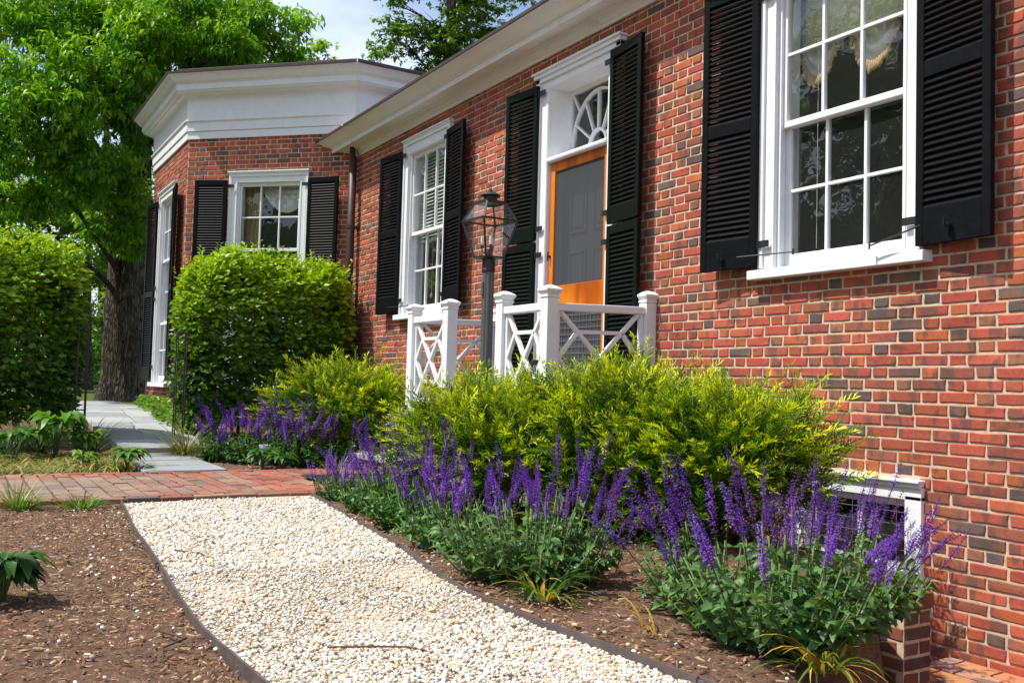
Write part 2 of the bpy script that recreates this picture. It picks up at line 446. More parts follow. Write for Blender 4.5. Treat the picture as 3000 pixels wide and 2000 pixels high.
def sheet_wall(name, u0, u1, za, zb, openings, toworld, parent, thick=0.22):
    us = sorted({u0, u1, *[v for o in openings for v in o[:2]]}); zs = sorted({za, zb, *[v for o in openings for v in o[2:]]})
    us = [u for u in us if u0 <= u <= u1]; zs = [z for z in zs if za <= z <= zb]
    V = []; F = []
    for i in range(len(us) - 1):
        for j in range(len(zs) - 1):
            cu, cz = (us[i] + us[i + 1]) / 2, (zs[j] + zs[j + 1]) / 2
            if any(a < cu < b and c < cz < d for a, b, c, d in openings): continue
            o = len(V)
            for d in (0.0, -thick):
                V += [toworld(us[i], d, zs[j]), toworld(us[i + 1], d, zs[j]), toworld(us[i + 1], d, zs[j + 1]), toworld(us[i], d, zs[j + 1])]
            F += [(o, o + 1, o + 2, o + 3), (o + 7, o + 6, o + 5, o + 4), (o, o + 4, o + 5, o + 1), (o + 1, o + 5, o + 6, o + 2), (o + 2, o + 6, o + 7, o + 3), (o + 3, o + 7, o + 4, o)]
    me = bpy.data.meshes.new(name); me.from_pydata(V, [], F); me.update(); me.materials.append(M['mortar'])
    return add(name, me, parent)

# openings of the main wall (x0, x1, z0, z1)
WIN_BIG, WIN_SMALL, DOORX = 8.15, 2.33, 5.36
OPEN_MAIN = [(WIN_BIG - .60, WIN_BIG + .60, 1.56, 3.68), (WIN_SMALL - .60, WIN_SMALL + .60, 1.56, 3.68), (4.72, 6.00, 0.5, 3.66), (7.86, 8.74, -.24, .345)]
main_w = lambda u, o, z: (u, -o, z)
rb = random.Random(11)
wall = sheet_wall('main_wall', 0.0, 13.2, -1.2, 4.0, OPEN_MAIN, main_w, HOUSE)
blist = lay_wall(0.004, 13.0, -1.1, 3.95, OPEN_MAIN, main_w, rb)
def shown(b):
    x, y, d = project(b[3])
    if not (0 < x < 3000 and 0 < y < 2000): return 0.0
    X, _, Z = b[3]
    if Z < .72 and X < 8.0: return 0.0                        # behind the yews
    if abs(X - 6.05) < .25 or abs(X - 4.33) < .3 or 7.0 < X < 7.55 and Z > 1.6 or 8.72 < X < 9.3 and Z > 1.6: return 0.0
    if Z < .35 and X < 8.75: return 0.0
    return b[4] / d ** 2
blist.sort(key=shown, reverse=True)
for b in blist[:300]:
    add('brick', bricks_to_mesh('brick', [b], M['brick']), wall)
tag(add('brick_courses', bricks_to_mesh('brick_courses', blist[300:], M['brick']), wall), kind='stuff')

# bay: three faces in view of the octagon
S2 = 2 ** -.5; BS = 2.577
OCT = [(0.0, 0.0)]
for dx, dy in ((-S2, -S2), (-1, 0), (-S2, S2), (0, 1), (S2, S2), (1, 0), (S2, -S2)):
    OCT.append((OCT[-1][0] + dx * BS, OCT[-1][1] + dy * BS))
faceA = lambda u, o, z: (-u * S2 + o * S2, -u * S2 - o * S2, z)            # u from the inside corner outwards
faceB = lambda u, o, z: (OCT[1][0] - u, OCT[1][1] - o, z)
WA, WB = 1.27, 1.22                                                        # window centres along the faces
OPEN_A = [(WA - .60, WA + .60, .62, 3.68)]; OPEN_B = [(WB - .60, WB + .60, .62, 3.68)]
bay = sheet_wall('bay_wall', 0.0, BS, -.3, 4.4, OPEN_A, faceA, HOUSE)
bay2 = sheet_wall('bay_wall', 0.0, BS, -.3, 4.4, OPEN_B, faceB, HOUSE)
faceC = lambda u, o, z: (OCT[2][0] - u * S2 - o * S2, OCT[2][1] + u * S2 - o * S2, z)
sheet_wall('bay_wall', 0.0, BS, -.3, 4.4, [], faceC, HOUSE)
faceH = lambda u, o, z: (o, u, z)
sheet_wall('bay_wall', 0.01, BS, 3.9, 4.6, [], faceH, HOUSE, 0.1)
for par, fc, op, u1 in ((bay, faceA, OPEN_A, BS - .004), (bay2, faceB, OPEN_B, BS - .004)):
    bl = lay_wall(0.004, u1, .1, 4.21, op, fc, rb)
    tag(add('brick_courses', bricks_to_mesh('brick_courses', bl, M['brick']), par), kind='stuff')

# ------------------------------------------------------------------ cornices
def sweep(name, path, profile, mat, parent, closed=False, bevel=0.0):
    """path: list of (x,y) walked with the outside on the right hand; profile (out, z)"""
    n = len(path); V = []; F = []
    P = [np.array(p, float) for p in path]
    for i in range(n):
        if closed or 0 < i < n - 1:
            d0 = P[i] - P[i - 1]; d1 = P[(i + 1) % n] - P[i]
        elif i == 0: d0 = d1 = P[1] - P[0]
        else: d0 = d1 = P[-1] - P[-2]
        d0 /= np.linalg.norm(d0); d1 /= np.linalg.norm(d1)
        n0 = np.array([d0[1], -d0[0]]); n1 = np.array([d1[1], -d1[0]])
        b = n0 + n1; b /= np.linalg.norm(b); b /= np.dot(b, n0)
        for (o, z) in profile: V.append((P[i][0] + b[0] * o, P[i][1] + b[1] * o, z))
    m = len(profile)
    for i in range(n if closed else n - 1):
        j = (i + 1) % n
        for k in range(m - 1): F.append((i * m + k, j * m + k, j * m + k + 1, i * m + k + 1))
    if not closed: F.append(tuple(range(m))[::-1]); F.append(tuple(range((n - 1) * m, n * m)))
    me = bpy.data.meshes.new(name); me.from_pydata(V, [], F); me.update(); me.materials.append(mat)
    return add(name, me, parent, bevel=bevel)
def arc(o0, z0, o1, z1, n, mode):
    out = []
    for i in range(1, n + 1):
        t = i / n
        if mode == 'cove': a, b = 1 - math.cos(t * math.pi / 2), math.sin(t * math.pi / 2)
        elif mode == 'ovolo': a, b = math.sin(t * math.pi / 2), 1 - math.cos(t * math.pi / 2)
        else: a, b = t, (1 - math.cos(t * math.pi)) / 2                       # cyma
        out.append((o0 + (o1 - o0) * a, z0 + (z1 - z0) * b))
    return out
prof = [(-.05, 3.835), (.026, 3.835), (.026, 3.868), (.034, 3.871)] + arc(.034, 3.871, .112, 3.917, 6, 'cove') + [(.118, 3.918), (.118, 3.930), (.215, 3.933), (.215, 3.921), (.245, 3.921), (.245, 3.976)] \
    + [(.252, 3.979), (.262, 3.979), (.262, 3.990)] + arc(.262, 3.990, .395, 4.052, 8, 'cyma') + [(.412, 4.056), (.412, 4.066), (-.05, 4.066)]
main_path = [(-0.6, 0.0), (13.2, 0.0)]
sweep('main_cornice', main_path, prof, M['trim'], HOUSE)
sweep('gutter_edge', main_path, [(.30, 4.0665), (.425, 4.0665), (.425, 4.098), (.41, 4.104), (.30, 4.104)], M['copper'], HOUSE)
mb = MB(); mb.poly([(.45, -.40, 4.095), (13.2, -.40, 4.095), (13.2, 4.6, 6.1), (.45, 4.6, 6.1), (.45, -.40, 4.07), (13.2, -.40, 4.07), (13.2, 4.6, 4.07), (.45, 4.6, 4.07)],
                   [(0, 1, 2, 3), (4, 7, 6, 5), (0, 4, 5, 1), (3, 2, 6, 7), (0, 3, 7, 4), (1, 5, 6, 2)])
mb.build('roof', M['roof'], HOUSE)
# octagonal bay entablature (walk it so that the outside lies on the right)
octp = OCT
def walk_out_right(p):
    a = sum(p[i][0] * p[(i + 1) % 8][1] - p[(i + 1) % 8][0] * p[i][1] for i in range(8))
    return p if a > 0 else p[::-1]
octp = walk_out_right(OCT)
fr = [(-.05, 4.195), (.030, 4.195), (.030, 4.30), (.022, 4.303), (.046, 4.306), (.046, 4.425), (.050, 4.43), (.070, 4.445), (.070, 4.462), (.040, 4.468), (.040, 4.725)] \
    + arc(.040, 4.728, .135, 4.80, 6, 'cove') + [(.142, 4.806), (.150, 4.815)] + arc(.150, 4.815, .205, 4.85, 4, 'ovolo') + [(.222, 4.853), (.222, 4.93), (.230, 4.935), (.240, 4.95)] \
    + arc(.240, 4.95, .345, 5.035, 7, 'cyma') + [(.352, 5.04), (.352, 5.05), (-.1, 5.05)]
sweep('bay_cornice', octp, fr, M['white'], HOUSE, True)
sweep('bay_gutter', octp, [(.1, 5.0505), (.368, 5.0505), (.368, 5.078), (.352, 5.085), (.1, 5.085)], M['copper'], HOUSE, True)
sweep('bay_roof_kerb', octp, [(.0, 5.0855), (.20, 5.0855), (.20, 5.155), (.185, 5.165), (.0, 5.165)], M['copper'], HOUSE, True)
cen = np.mean(np.array(octp), axis=0)
V = [(x + (x - cen[0]) * .05, y + (y - cen[1]) * .05, 5.16) for x, y in octp] + [(cen[0], cen[1], 5.6)]
mb = MB(); mb.poly(V, [(i, (i + 1) % 8, 8) for i in range(8)] + [tuple(range(8))[::-1]]); mb.build('bay_roof', M['roof'], HOUSE)

# downspout with its two straps
ds = MB(); pts = [(.215, -.105, 3.95), (.215, -.105, 2.5), (.215, -.105, 0.1)]
ds.tube(pts, .052, 14)
dso = ds.build('downspout', M['copper'], HOUSE, smooth=True)
for z in (2.86, 1.35):
    st = MB(); st.tube([(.215, -.105, z - .022), (.215, -.105, z + .022)], .058, 14); st.box(.155, .275, -.06, .0, z - .012, z + .012); st.build('strap', M['copper'], dso)

# thin cables running down the cornices
m = MB(); m.tube([(.375, -.155, 5.09), (.36, -.15, 5.03), (.29, -.115, 4.955), (.25, -.10, 4.93), (.235, -.095, 4.86), (.16, -.07, 4.80), (.075, -.03, 4.73), (.062, -.028, 4.60), (.068, -.03, 4.45), (.06, -.03, 4.36)], .006, 6); m.build('cable', M['trim'], HOUSE, smooth=True)
m = MB(); m.tube([(.62, -.432, 4.10), (.62, -.40, 4.045), (.56, -.30, 3.985), (.52, -.255, 3.93), (.44, -.20, 3.915), (.36, -.125, 3.90), (.31, -.10, 3.80)], .006, 6); m.build('cable', M['trim'], HOUSE, smooth=True)

# ------------------------------------------------------------------ shutters
def shutter(world_mat, w, panels, mat, sgn=1, name='shutter'):
    """local x 0..w (hinge at x=0), y=0 back .. -0.036 front, panels: list of (z0, z1) stacked leaves"""
    T = 0.036; objs = []
    for (za, zb, mids) in panels:
        m = MB(); st = .052
        X_ = lambda a, b: (a, b) if sgn > 0 else (-b, -a)
        m.box(*X_(0, st), -T, 0, za, zb); m.box(*X_(w - st, w), -T, 0, za, zb)
        rails = [(za, za + mids[0]), (zb - .075, zb)] + [(c - .042, c + .042) for c in mids[1:]]
        for a, b in rails: m.box(*X_(st, w - st), -T + .002, -.002, a, b)
        o = bpy.data.objects.new(name, m.mesh(name, mat)); COL.objects.link(o)
        o.parent = HOUSE; o.matrix_parent_inverse = HOUSE.matrix_basis.inverted(); o.matrix_basis = world_mat
        bv = o.modifiers.new('bevel', 'BEVEL'); bv.width = .003; bv.segments = 1
        edges = sorted(rails)
        sm = MB(); sw = w - 2 * st
        c, s = math.cos(.98), math.sin(.98)
        a0, th = .0235, .0036
        prof = [(-a0, -th), (a0, -th), (a0 + .002, 0), (a0, th), (-a0, th)]
        V = []
        for x in (0, sw):
            for (p, q) in prof: V.append((x, -(p * c - q * s) * .95 - T / 2, -(p * s + q * c)))
        n = len(prof)
        sm.poly(V, [tuple(range(n))[::-1], tuple(range(n, 2 * n))] + [(i, (i + 1) % n, n + (i + 1) % n, n + i) for i in range(n)])
        sme = sm.mesh('slat', mat)
        for (a, b), (c2, d) in zip(edges[:-1], edges[1:]):
            z = b + .020; step = .0365
            k = max(1, int((c2 - b) / step)); step = (c2 - b) / k
            for i in range(k):
                sl = bpy.data.objects.new('slat', sme); COL.objects.link(sl)
                sl.parent = o; sl.location = (st if sgn > 0 else -(w - st), 0, b + (i + .5) * step)
        objs.append(o)
    return objs

def place(x, y, rz): return Matrix.Translation((x, y, 0)) @ Matrix.Rotation(rz, 4, 'Z')
TILT = math.radians(6.5)
STD = [(1.63, 3.575, [.20, 2.60])]
TALL = [(2.135, 3.575, [.13]), (.60, 2.118, [.20])]
LONG = [(.74, 3.58, [.20, 2.10])]
SH = []
def pair(fmat, xc, hw, w, panels, mat):
    """fmat maps wall-local (x, out=-y) to the world; hinges just outside the casing"""
    r = fmat @ place(xc + hw, -.045, -TILT)                                   # right leaf, runs +x, outer edge further out
    l = fmat @ place(xc - hw, -.045, TILT)
    SH.append((l, w, panels, mat, -1)); SH.append((r, w, panels, mat, 1))
I4 = Matrix.Identity(4)
FA = Matrix.Translation((OCT[1][0], OCT[1][1], 0)) @ Matrix.Rotation(math.pi / 4, 4, 'Z')       # local x runs towards the inside corner
FB = Matrix.Translation((OCT[2][0], OCT[2][1], 0))                                             # local x runs +X along the front face
pair(I4, WIN_BIG, .605, .475, STD, M['black'])
pair(I4, WIN_SMALL, .605, .50, STD, M['black'])
pair(I4, DOORX - .02, .56, .475, TALL, M['green_black'])
pair(FA, BS - WA, .625, .475, LONG, M['black'])
pair(FB, BS - WB, .625, .475, LONG, M['black'])
for i, s in enumerate(SH):
    for o in shutter(*s): pass

# iron hinges, hooks and stays belong to the house as parts
def hinge(mat4, x, z, flip):
    m = MB(); s = -1 if flip else 1
    m.box(min(0, s * .10), max(0, s * .10), -.012, -.002, z - .022, z + .022)
    m.tube([(0, -.012, z - .035), (0, -.012, z + .035)], .009, 8)
    o = bpy.data.objects.new('hinge', m.mesh('hinge', M['iron'])); COL.objects.link(o)
    o.parent = HOUSE; o.matrix_parent_inverse = HOUSE.matrix_basis.inverted(); o.matrix_basis = mat4 @ place(x, -.05, 0)
for fm, xc, hw, zs in ((I4, WIN_BIG, .605, (1.78, 3.45)), (I4, WIN_SMALL, .605, (1.78, 3.52)), (I4, DOORX - .02, .56, (1.02, 2.0, 2.24, 3.5)), (FA, BS - WA, .625, (2.1, 3.5)), (FB, BS - WB, .625, (.95, 2.02, 2.2, 3.5))):
    for z in zs: hinge(fm, xc + hw, z, True); hinge(fm, xc - hw, z, False)
def stay(a, b):
    m = MB(); m.tube([a, b], .005, 6); m.tube([(b[0], b[1], b[2] - .02), (b[0], b[1], b[2] + .02)], .006, 6); m.build('shutter_stay', M['iron'], HOUSE)
stay((7.44, -.135, 1.70), (7.86, -.06, 1.70)); stay((8.83, -.14, 1.73), (8.50, -.14, 1.655))
stay((1.60, -.13, 1.70), (2.02, -.06, 1.70))
for x, z in ((7.28, 1.70), (8.98, 1.72), (3.10, 1.70)):
    m = MB(); m.tube([(x, -.125, z), (x, -.16, z), (x + .01, -.165, z + .035)], .008, 6); m.lathe(x, -.13, [(.001, z - .012), (.02, z - .008), (.02, z + .008), (.001, z + .012)], 8); m.build('shutter_hook', M['iron'], HOUSE)

# ------------------------------------------------------------------ windows (local: x across, out = -y, z absolute)
def window(fm, xc, z0, z1, rails, cols=3, rows=2, extra=None, room=(1.3, 2.6), name='window', zhead=3.70):
    T = fm @ place(xc, 0, 0)
    hw, HW = .485, .605
    m = MB()
    for s in (-1, 1):
        a, b = sorted((s * hw, s * HW)); m.box(a, b, -.028, .0, z0, z1 + .02)
        a, b = sorted((s * (HW - .035), s * (HW + .005))); m.box(a, b, -.048, -.028, z0, zhead - .0)
        a, b = sorted((s * hw, s * (hw + .022))); m.box(a, b, -.034, -.0282, z0, z1)
        a, b = sorted((s * hw, s * (hw + .11))); m.box(a, b, .0005, .20, z0 - .03, z1 + .02)
        a, b = sorted((s * (hw - .022), s * hw)); m.box(a, b, .0, .022, z0, z1)
    m.box(-HW, HW, -.0285, .0, z1 + .0, zhead - .03); m.box(-hw, hw, -.035, -.0286, z1 + .0, z1 + .022)
    m.box(-HW - .012, HW + .012, -.055, .0, zhead - .032, zhead - .012); m.box(-HW - .022, HW + .022, -.07, .0, zhead - .012, zhead + .006)
    m.box(-HW, HW, -.046, -.0286, zhead - .07, zhead - .033)
    m.box(-hw - .1, hw + .1, .0005, .20, z1, z1 + .05)
    root = bpy.data.objects.new(name, m.mesh(name, M['white'])); COL.objects.link(root)
    root.parent = HOUSE; root.matrix_parent_inverse = HOUSE.matrix_basis.inverted(); root.matrix_basis = T
    bv = root.modifiers.new('bevel', 'BEVEL'); bv.width = .004; bv.segments = 2; bv.limit_method = 'ANGLE'
    def part(n, mb, mat, bevel=0.0, smooth=False):
        return mb.build(n, mat, root, bevel, smooth, keep=False)
    s = MB(); s.poly([(-.66, -.095, z0 - .075), (.66, -.095, z0 - .075), (.66, .2, z0 - .075), (-.66, .2, z0 - .075), (-.66, -.095, z0 - .014), (.66, -.095, z0 - .014), (.66, .2, z0 + .006), (-.66, .2, z0 + .006)],
                     [(0, 3, 2, 1), (4, 5, 6, 7), (0, 1, 5, 4), (2, 3, 7, 6), (0, 4, 7, 3), (1, 2, 6, 5)])
    part('sill', s, M['white'], .006)
    zz = [z0 + .006] + list(rails) + [z1]
    nsash = len(zz) - 1
    for i in range(nsash):
        a, b = zz[i], zz[i + 1]
        top = i == nsash - 1
        y0 = .026 if top else (.070 if i == nsash - 2 else .026)
        y1 = y0 + .040
        if top: a -= .022
        else: b += .022
        S = MB(); st = .046; br = .085 if i == 0 else .042; tr = .05 if top else .042
        S.box(-hw, -hw + st, y0, y1, a, b); S.box(hw - st, hw, y0, y1, a, b)
        S.box(-hw + st, hw - st, y0 + .001, y1 - .001, a, a + br); S.box(-hw + st, hw - st, y0 + .001, y1 - .001, b - tr, b)
        so = part('sash', S, M['white'], .004)
        gx0, gx1, gz0, gz1 = -hw + st, hw - st, a + br, b - tr
        mw = .021
        Mu = MB()
        for c in range(1, cols):
            x = gx0 + (gx1 - gx0) * c / cols; Mu.box(x - mw / 2, x + mw / 2, y0 + .004, y1 - .004, gz0, gz1)
        for r_ in range(1, rows):
            z = gz0 + (gz1 - gz0) * r_ / rows; Mu.box(gx0, gx1, y0 + .006, y1 - .006, z - mw / 2, z + mw / 2)
        part('muntins', Mu, M['white'], .003)
        for c in range(cols):
            for r_ in range(rows):
                p = MB(); x0 = gx0 + (gx1 - gx0) * c / cols; x1 = gx0 + (gx1 - gx0) * (c + 1) / cols
                q0 = gz0 + (gz1 - gz0) * r_ / rows; q1 = gz0 + (gz1 - gz0) * (r_ + 1) / rows
                j = random.uniform(-.002, .002); k = random.uniform(-.002, .002)
                yc = (y0 + y1) / 2
                p.poly([(x0, yc + j, q0), (x1, yc - j, q0), (x1, yc + k, q1), (x0, yc - k, q1)], [(0, 1, 2, 3)])
                part('pane', p, M['glass'])
    # the dark room behind
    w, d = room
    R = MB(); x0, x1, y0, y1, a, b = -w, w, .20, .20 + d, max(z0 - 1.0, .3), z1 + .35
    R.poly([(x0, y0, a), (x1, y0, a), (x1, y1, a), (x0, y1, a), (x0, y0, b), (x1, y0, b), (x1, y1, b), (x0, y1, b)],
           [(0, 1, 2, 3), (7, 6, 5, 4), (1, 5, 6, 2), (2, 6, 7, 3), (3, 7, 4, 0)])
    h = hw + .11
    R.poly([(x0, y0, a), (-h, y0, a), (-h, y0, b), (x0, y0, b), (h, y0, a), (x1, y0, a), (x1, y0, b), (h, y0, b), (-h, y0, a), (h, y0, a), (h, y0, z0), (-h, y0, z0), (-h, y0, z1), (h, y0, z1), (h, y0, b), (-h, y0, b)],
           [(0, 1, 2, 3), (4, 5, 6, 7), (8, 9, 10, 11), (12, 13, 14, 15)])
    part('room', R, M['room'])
    if extra: extra(part, hw, z0, z1)
    return root

def swag(x0, x1, ztop, drop, y, ripple=9, nx=26, nz=22, amp=.022):
    V = []; F = []
    for j in range(nz + 1):
        t = j / nz
        for i in range(nx + 1):
            u = i / nx * 2 - 1
            x = (x0 + x1) / 2 + u * (x1 - x0) / 2
            z = ztop - t * (drop * (1 - u * u * .92)) - .0
            yy = y + amp * math.sin(t * ripple * 2 * math.pi * .5 + u * u * 2.2) * (1 - .5 * abs(u)) - .05 * (1 - u * u) * t
            V.append((x, yy, z))
    for j in range(nz):
        for i in range(nx): a = j * (nx + 1) + i; F.append((a, a + 1, a + nx + 2, a + nx + 1))
    return V, F
def tassels(x0, x1, ztop, drop, y, n, L, r0):
    m = MB(); r = random.Random(5)
    for k in range(n):
        u = (k + .5) / n * 2 - 1; x = (x0 + x1) / 2 + u * (x1 - x0) / 2; z = ztop - drop * (1 - u * u * .92)
        yy = y - .05 * (1 - u * u); l = L * r.uniform(.8, 1.15)
        m.tube([(x, yy, z + .012), (x + .003, yy - .004, z - .2 * l), (x + r.uniform(-.008, .008), yy - .01, z - .75 * l), (x + r.uniform(-.012, .012), yy - .006, z - l)], [r0 * .6, r0 * .9, r0 * 1.25, r0 * .5], 7)
    return m
def big_extra(part, hw, z0, z1):
    b = MB()
    for k in range(44):
        z = 3.46 - k * .0082
        if z < 3.115: break
        b.tube([(-.42, .19 + .004 * math.sin(k * 1.7), z), (.44, .19 + .003 * math.cos(k * 2.1), z)], .0043, 5)
    b.box(-.425, .445, .186, .196, 3.11, 3.47); b.tube([(-.425, .185, 3.105), (.445, .185, 3.105)], .016, 8)
    part('woven_blind', b, M['bamboo'], smooth=True)
    for x0, x1, dr in ((-.62, -.12, .60), (-.20, .34, .62), (.26, .80, .52)):
        m = MB(); V, F = swag(x0, x1, 3.50, dr, .30); m.poly(V, F); part('valance_swag', m, M['fabric'], smooth=True)
        part('tassel_fringe', tassels(x0, x1, 3.50, dr, .285, 30, .068, .0105), M['fringe'], smooth=True)
    c = MB(); c.tube([(-.33, .2, 3.1), (-.33, .2, 1.75)], .002, 5); part('blind_cord', c, M['blind'])
def small_extra(part, hw, z0, z1):
    b = MB()
    for k in range(24):
        z = 3.48 - k * .041
        b.bar((-.44, .15, z), (.44, .15, z), .046, .003, up=(0, -1.1, 1))
    b.box(-.44, .44, .13, .19, 2.47, 2.50)
    part('venetian_blind', b, M['blind'])
    c = MB(); c.tube([(-.12, .15, 2.5), (-.12, .15, 1.86)], .0025, 5); c.lathe(-.12, .15, [(.002, 1.80), (.012, 1.81), (.014, 1.84), (.003, 1.865)], 8); part('blind_cord', c, M['blind'])
def bay_extra(part, hw, z0, z1):
    m = MB(); V, F = swag(-.30, .62, 3.62, .46, .28, 11, amp=.03); m.poly(V, F); part('valance_swag', m, M['fabric'], smooth=True)
    c = MB(); V = []; F = []
    for j in range(24):
        z = 3.6 - j * .125
        for i in range(17):
            u = i / 16; V.append((-.52 + u * (.26 + .03 * math.sin(j * .8)), .27 + .025 * math.sin(u * 22), z))
    for j in range(23):
        for i in range(16): a = j * 17 + i; F.append((a, a + 1, a + 18, a + 17))
    c.poly(V, F); part('gold_curtain', c, M['gold'], smooth=True)
window(I4, WIN_BIG, 1.62, 3.52, [2.565], extra=big_extra)
window(I4, WIN_SMALL, 1.62, 3.52, [2.565], extra=small_extra)
window(FA, BS - WA, .715, 3.55, [1.62, 2.605], extra=bay_extra, room=(.85, 1.3))
window(FB, BS - WB, .715, 3.55, [1.62, 2.605], room=(.8, .45))

# basement window with wire guard
bw = MB()
bx0, bx1, bz0, bz1 = 7.86, 8.77, -.235, .345
bw.box(bx0, bx0 + .105, -.035, .1, bz0, bz1 - .09); bw.box(bx1 - .105, bx1, -.035, .1, bz0, bz1 - .09)
bw.box(bx0, bx1, -.035, .1, bz1 - .115, bz1 - .03); bw.box(bx0, bx1, -.05, .0, bz1 - .045, bz1 - .018); bw.box(bx0 - .004, bx1 + .004, -.068, .0, bz1 - .018, bz1)
bw.box(bx0 + .105, bx1 - .105, -.0, .1, bz0, bz0 + .06)
bwo = bw.build('basement_window', M['white'], HOUSE, .004)
s = MB(); s.box(bx0 + .105, bx1 - .105, .03, .06, bz0 + .06, bz0 + .1); s.box(bx0 + .105, bx1 - .105, .03, .06, bz1 - .16, bz1 - .115)
for x in (bx0 + .105, (bx0 + bx1) / 2 - .015, bx1 - .135): s.box(x, x + .03, .031, .059, bz0 + .1, bz1 - .16)
s.build('sash', M['white'], bwo)
p = MB(); p.poly([(bx0 + .1, .046, bz0 + .06), (bx1 - .1, .046, bz0 + .06), (bx1 - .1, .046, bz1 - .1), (bx0 + .1, .046, bz1 - .1)], [(0, 1, 2, 3)]); p.build('pane', M['glass'], bwo)
p = MB(); p.box(bx0 - .1, bx1 + .1, .9, .95, bz0 - .2, bz1 + .3); p.box(bx0 - .1, bx0 - .05, .23, .9, bz0 - .2, bz1 + .3); p.box(bx1 + .05, bx1 + .1, .23, .9, bz0 - .2, bz1 + .3); p.box(bx0 - .05, bx1 + .05, .23, .9, bz0 - .2, bz0 - .15); p.box(bx0 - .05, bx1 + .05, .23, .9, bz1 + .25, bz1 + .3)
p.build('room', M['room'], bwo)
g = MB()
for k in range(7): z = bz0 + .04 + k * .07; g.tube([(bx0 + .08, -.01, z), (bx1 - .08, -.01, z)], .0018, 5)
for k in range(5): x = bx0 + .14 + k * .15; g.tube([(x, -.014, bz0), (x, -.014, bz1 - .12)], .0016, 5)
g.build('wire_guard', M['wire'], bwo)

# ------------------------------------------------------------------ doorway: casing, fanlight, screen door, panelled door
dx0, dx1 = 4.905, 5.815
d = MB()
for s_, x in ((-1, dx0), (1, dx1)):
    a, b = sorted((x, x + s_ * .125)); d.box(a, b, -.03, .0, .52, 3.56)
    a, b = sorted((x + s_ * .125, x + s_ * .185)); d.box(a, b, -.055, .0, .52, 3.66)
    a, b = sorted((x + s_ * .005, x + s_ * .03)); d.box(a, b, -.036, -.0302, .52, 3.54)
    a, b = sorted((x, x + s_ * .10)); d.box(a, b, .0005, .30, .52, 3.58)
d.box(dx0 - .125, dx1 + .125, -.031, .0, 3.53, 3.60); d.box(dx0 - .185, dx1 + .185, -.055, .0, 3.60, 3.64)
d.box(dx0 - .20, dx1 + .20, -.075, .0, 3.64, 3.675); d.box(dx0 - .215, dx1 + .215, -.095, .0, 3.675, 3.695)
d.box(dx0 - .1, dx1 + .1, .0005, .30, 3.535, 3.60)
door = d.build('doorway', M['white'], HOUSE, .004)
t = MB(); t.box(dx0, dx1, -.02, .30, 2.835, 2.875); t.tube([(dx0, -.022, 2.855), (dx1, -.022, 2.855)], .026, 12); t.box(dx0, dx1, .10, .30, 2.875, 2.93); t.build('transom', M['white'], door, smooth=False)
# fanlight: outer frame, half-ellipse and spokes
f = MB(); fy0, fy1 = .195, .235; cxf, czf = DOORX, 2.955; ra, rbz = .425, .515
f.box(dx0, dx0 + .05, fy0, fy1, 2.93, 3.53); f.box(dx1 - .05, dx1, fy0, fy1, 2.93, 3.53); f.box(dx0 + .05, dx1 - .05, fy0, fy1, 2.93, 2.962); f.box(dx0 + .05, dx1 - .05, fy0, fy1, 3.49, 3.535)
def el(a, b, t): return (cxf + a * math.cos(t), 0, czf + b * math.sin(t))
def ring(mb, a, b, w):
    n = 40
    for k in range(n):
        t0, t1 = math.pi * k / n, math.pi * (k + 1) / n
        p, q = el(a, b, t0), el(a, b, t1)
        mb.bar((p[0], .213, p[2]), (q[0], .213, q[2]), .036, w, up=(cxf - (p[0] + q[0]) / 2, 0, czf - (p[2] + q[2]) / 2))
ring(f, ra - .02, rbz - .02, .022); ring(f, .125, .135, .024)
for k in range(1, 6):
    t_ = math.pi * k / 6
    if k == 3: t_ = math.pi / 2
    p, q = el(.125, .135, t_), el(ra - .02, rbz - .02, t_); f.bar((p[0], .2128, p[2]), (q[0], .2128, q[2]), .032, .018, up=(math.sin(t_), 0, -math.cos(t_)))
for sgn in (-1, 1):
    p = el(ra - .02, rbz - .02, math.pi / 2 + sgn * .78); f.bar((p[0], .2126, p[2]), (cxf - sgn * .40, .2126, 3.49), .03, .02, up=(1, 0, 0))
fan = f.build('fanlight', M['white'], door)
g = MB(); g.poly([(dx0, .216, 2.93), (dx1, .216, 2.93), (dx1, .216, 3.53), (dx0, .216, 3.53)], [(0, 1, 2, 3)]); g.build('pane', M['glass'], fan) if False else add('pane', g.mesh('pane', M['glass']), door)
# screen door
sd = MB(); sx0, sx1, sz0, sz1 = dx0 + .012, dx1 - .012, .565, 2.832; st = .068; y0, y1 = .006, .036
sd.box(sx0, sx0 + st, y0, y1, sz0, sz1); sd.box(sx1 - st, sx1, y0, y1, sz0, sz1)
sdo = sd.build('screen_door', M['wood'], door, .005)
for a, b in ((sz1 - .085, sz1), (1.475, 1.705), (sz0, sz0 + .20)):
    m = MB(); m.box(sx0 + st, sx1 - st, y0 + .001, y1 - .001, a, b); m.build('screen_door_rail', M['wood_h'], door, .005)
for a, b in ((sz0 + .20, 1.475), (1.705, sz1 - .085)):
    m = MB(); m.poly([(sx0 + st, .022, a), (sx1 - st, .022, a), (sx1 - st, .022, b), (sx0 + st, .022, b)], [(0, 1, 2, 3)]); add('screen_mesh', m.mesh('screen_mesh', M['screen']), door)
m = MB()
for k in range(1, 13): z = sz0 + .2 + k * .0555; m.tube([(sx0 + st, .012, z), (sx1 - st, .012, z)], .0022, 4)
for k in range(1, 14): x = sx0 + st + k * .0535; m.tube([(x, .015, sz0 + .2), (x, .015, 1.475)], .0022, 4)
add('wire_guard', m.mesh('wire_guard', M['wire']), door)
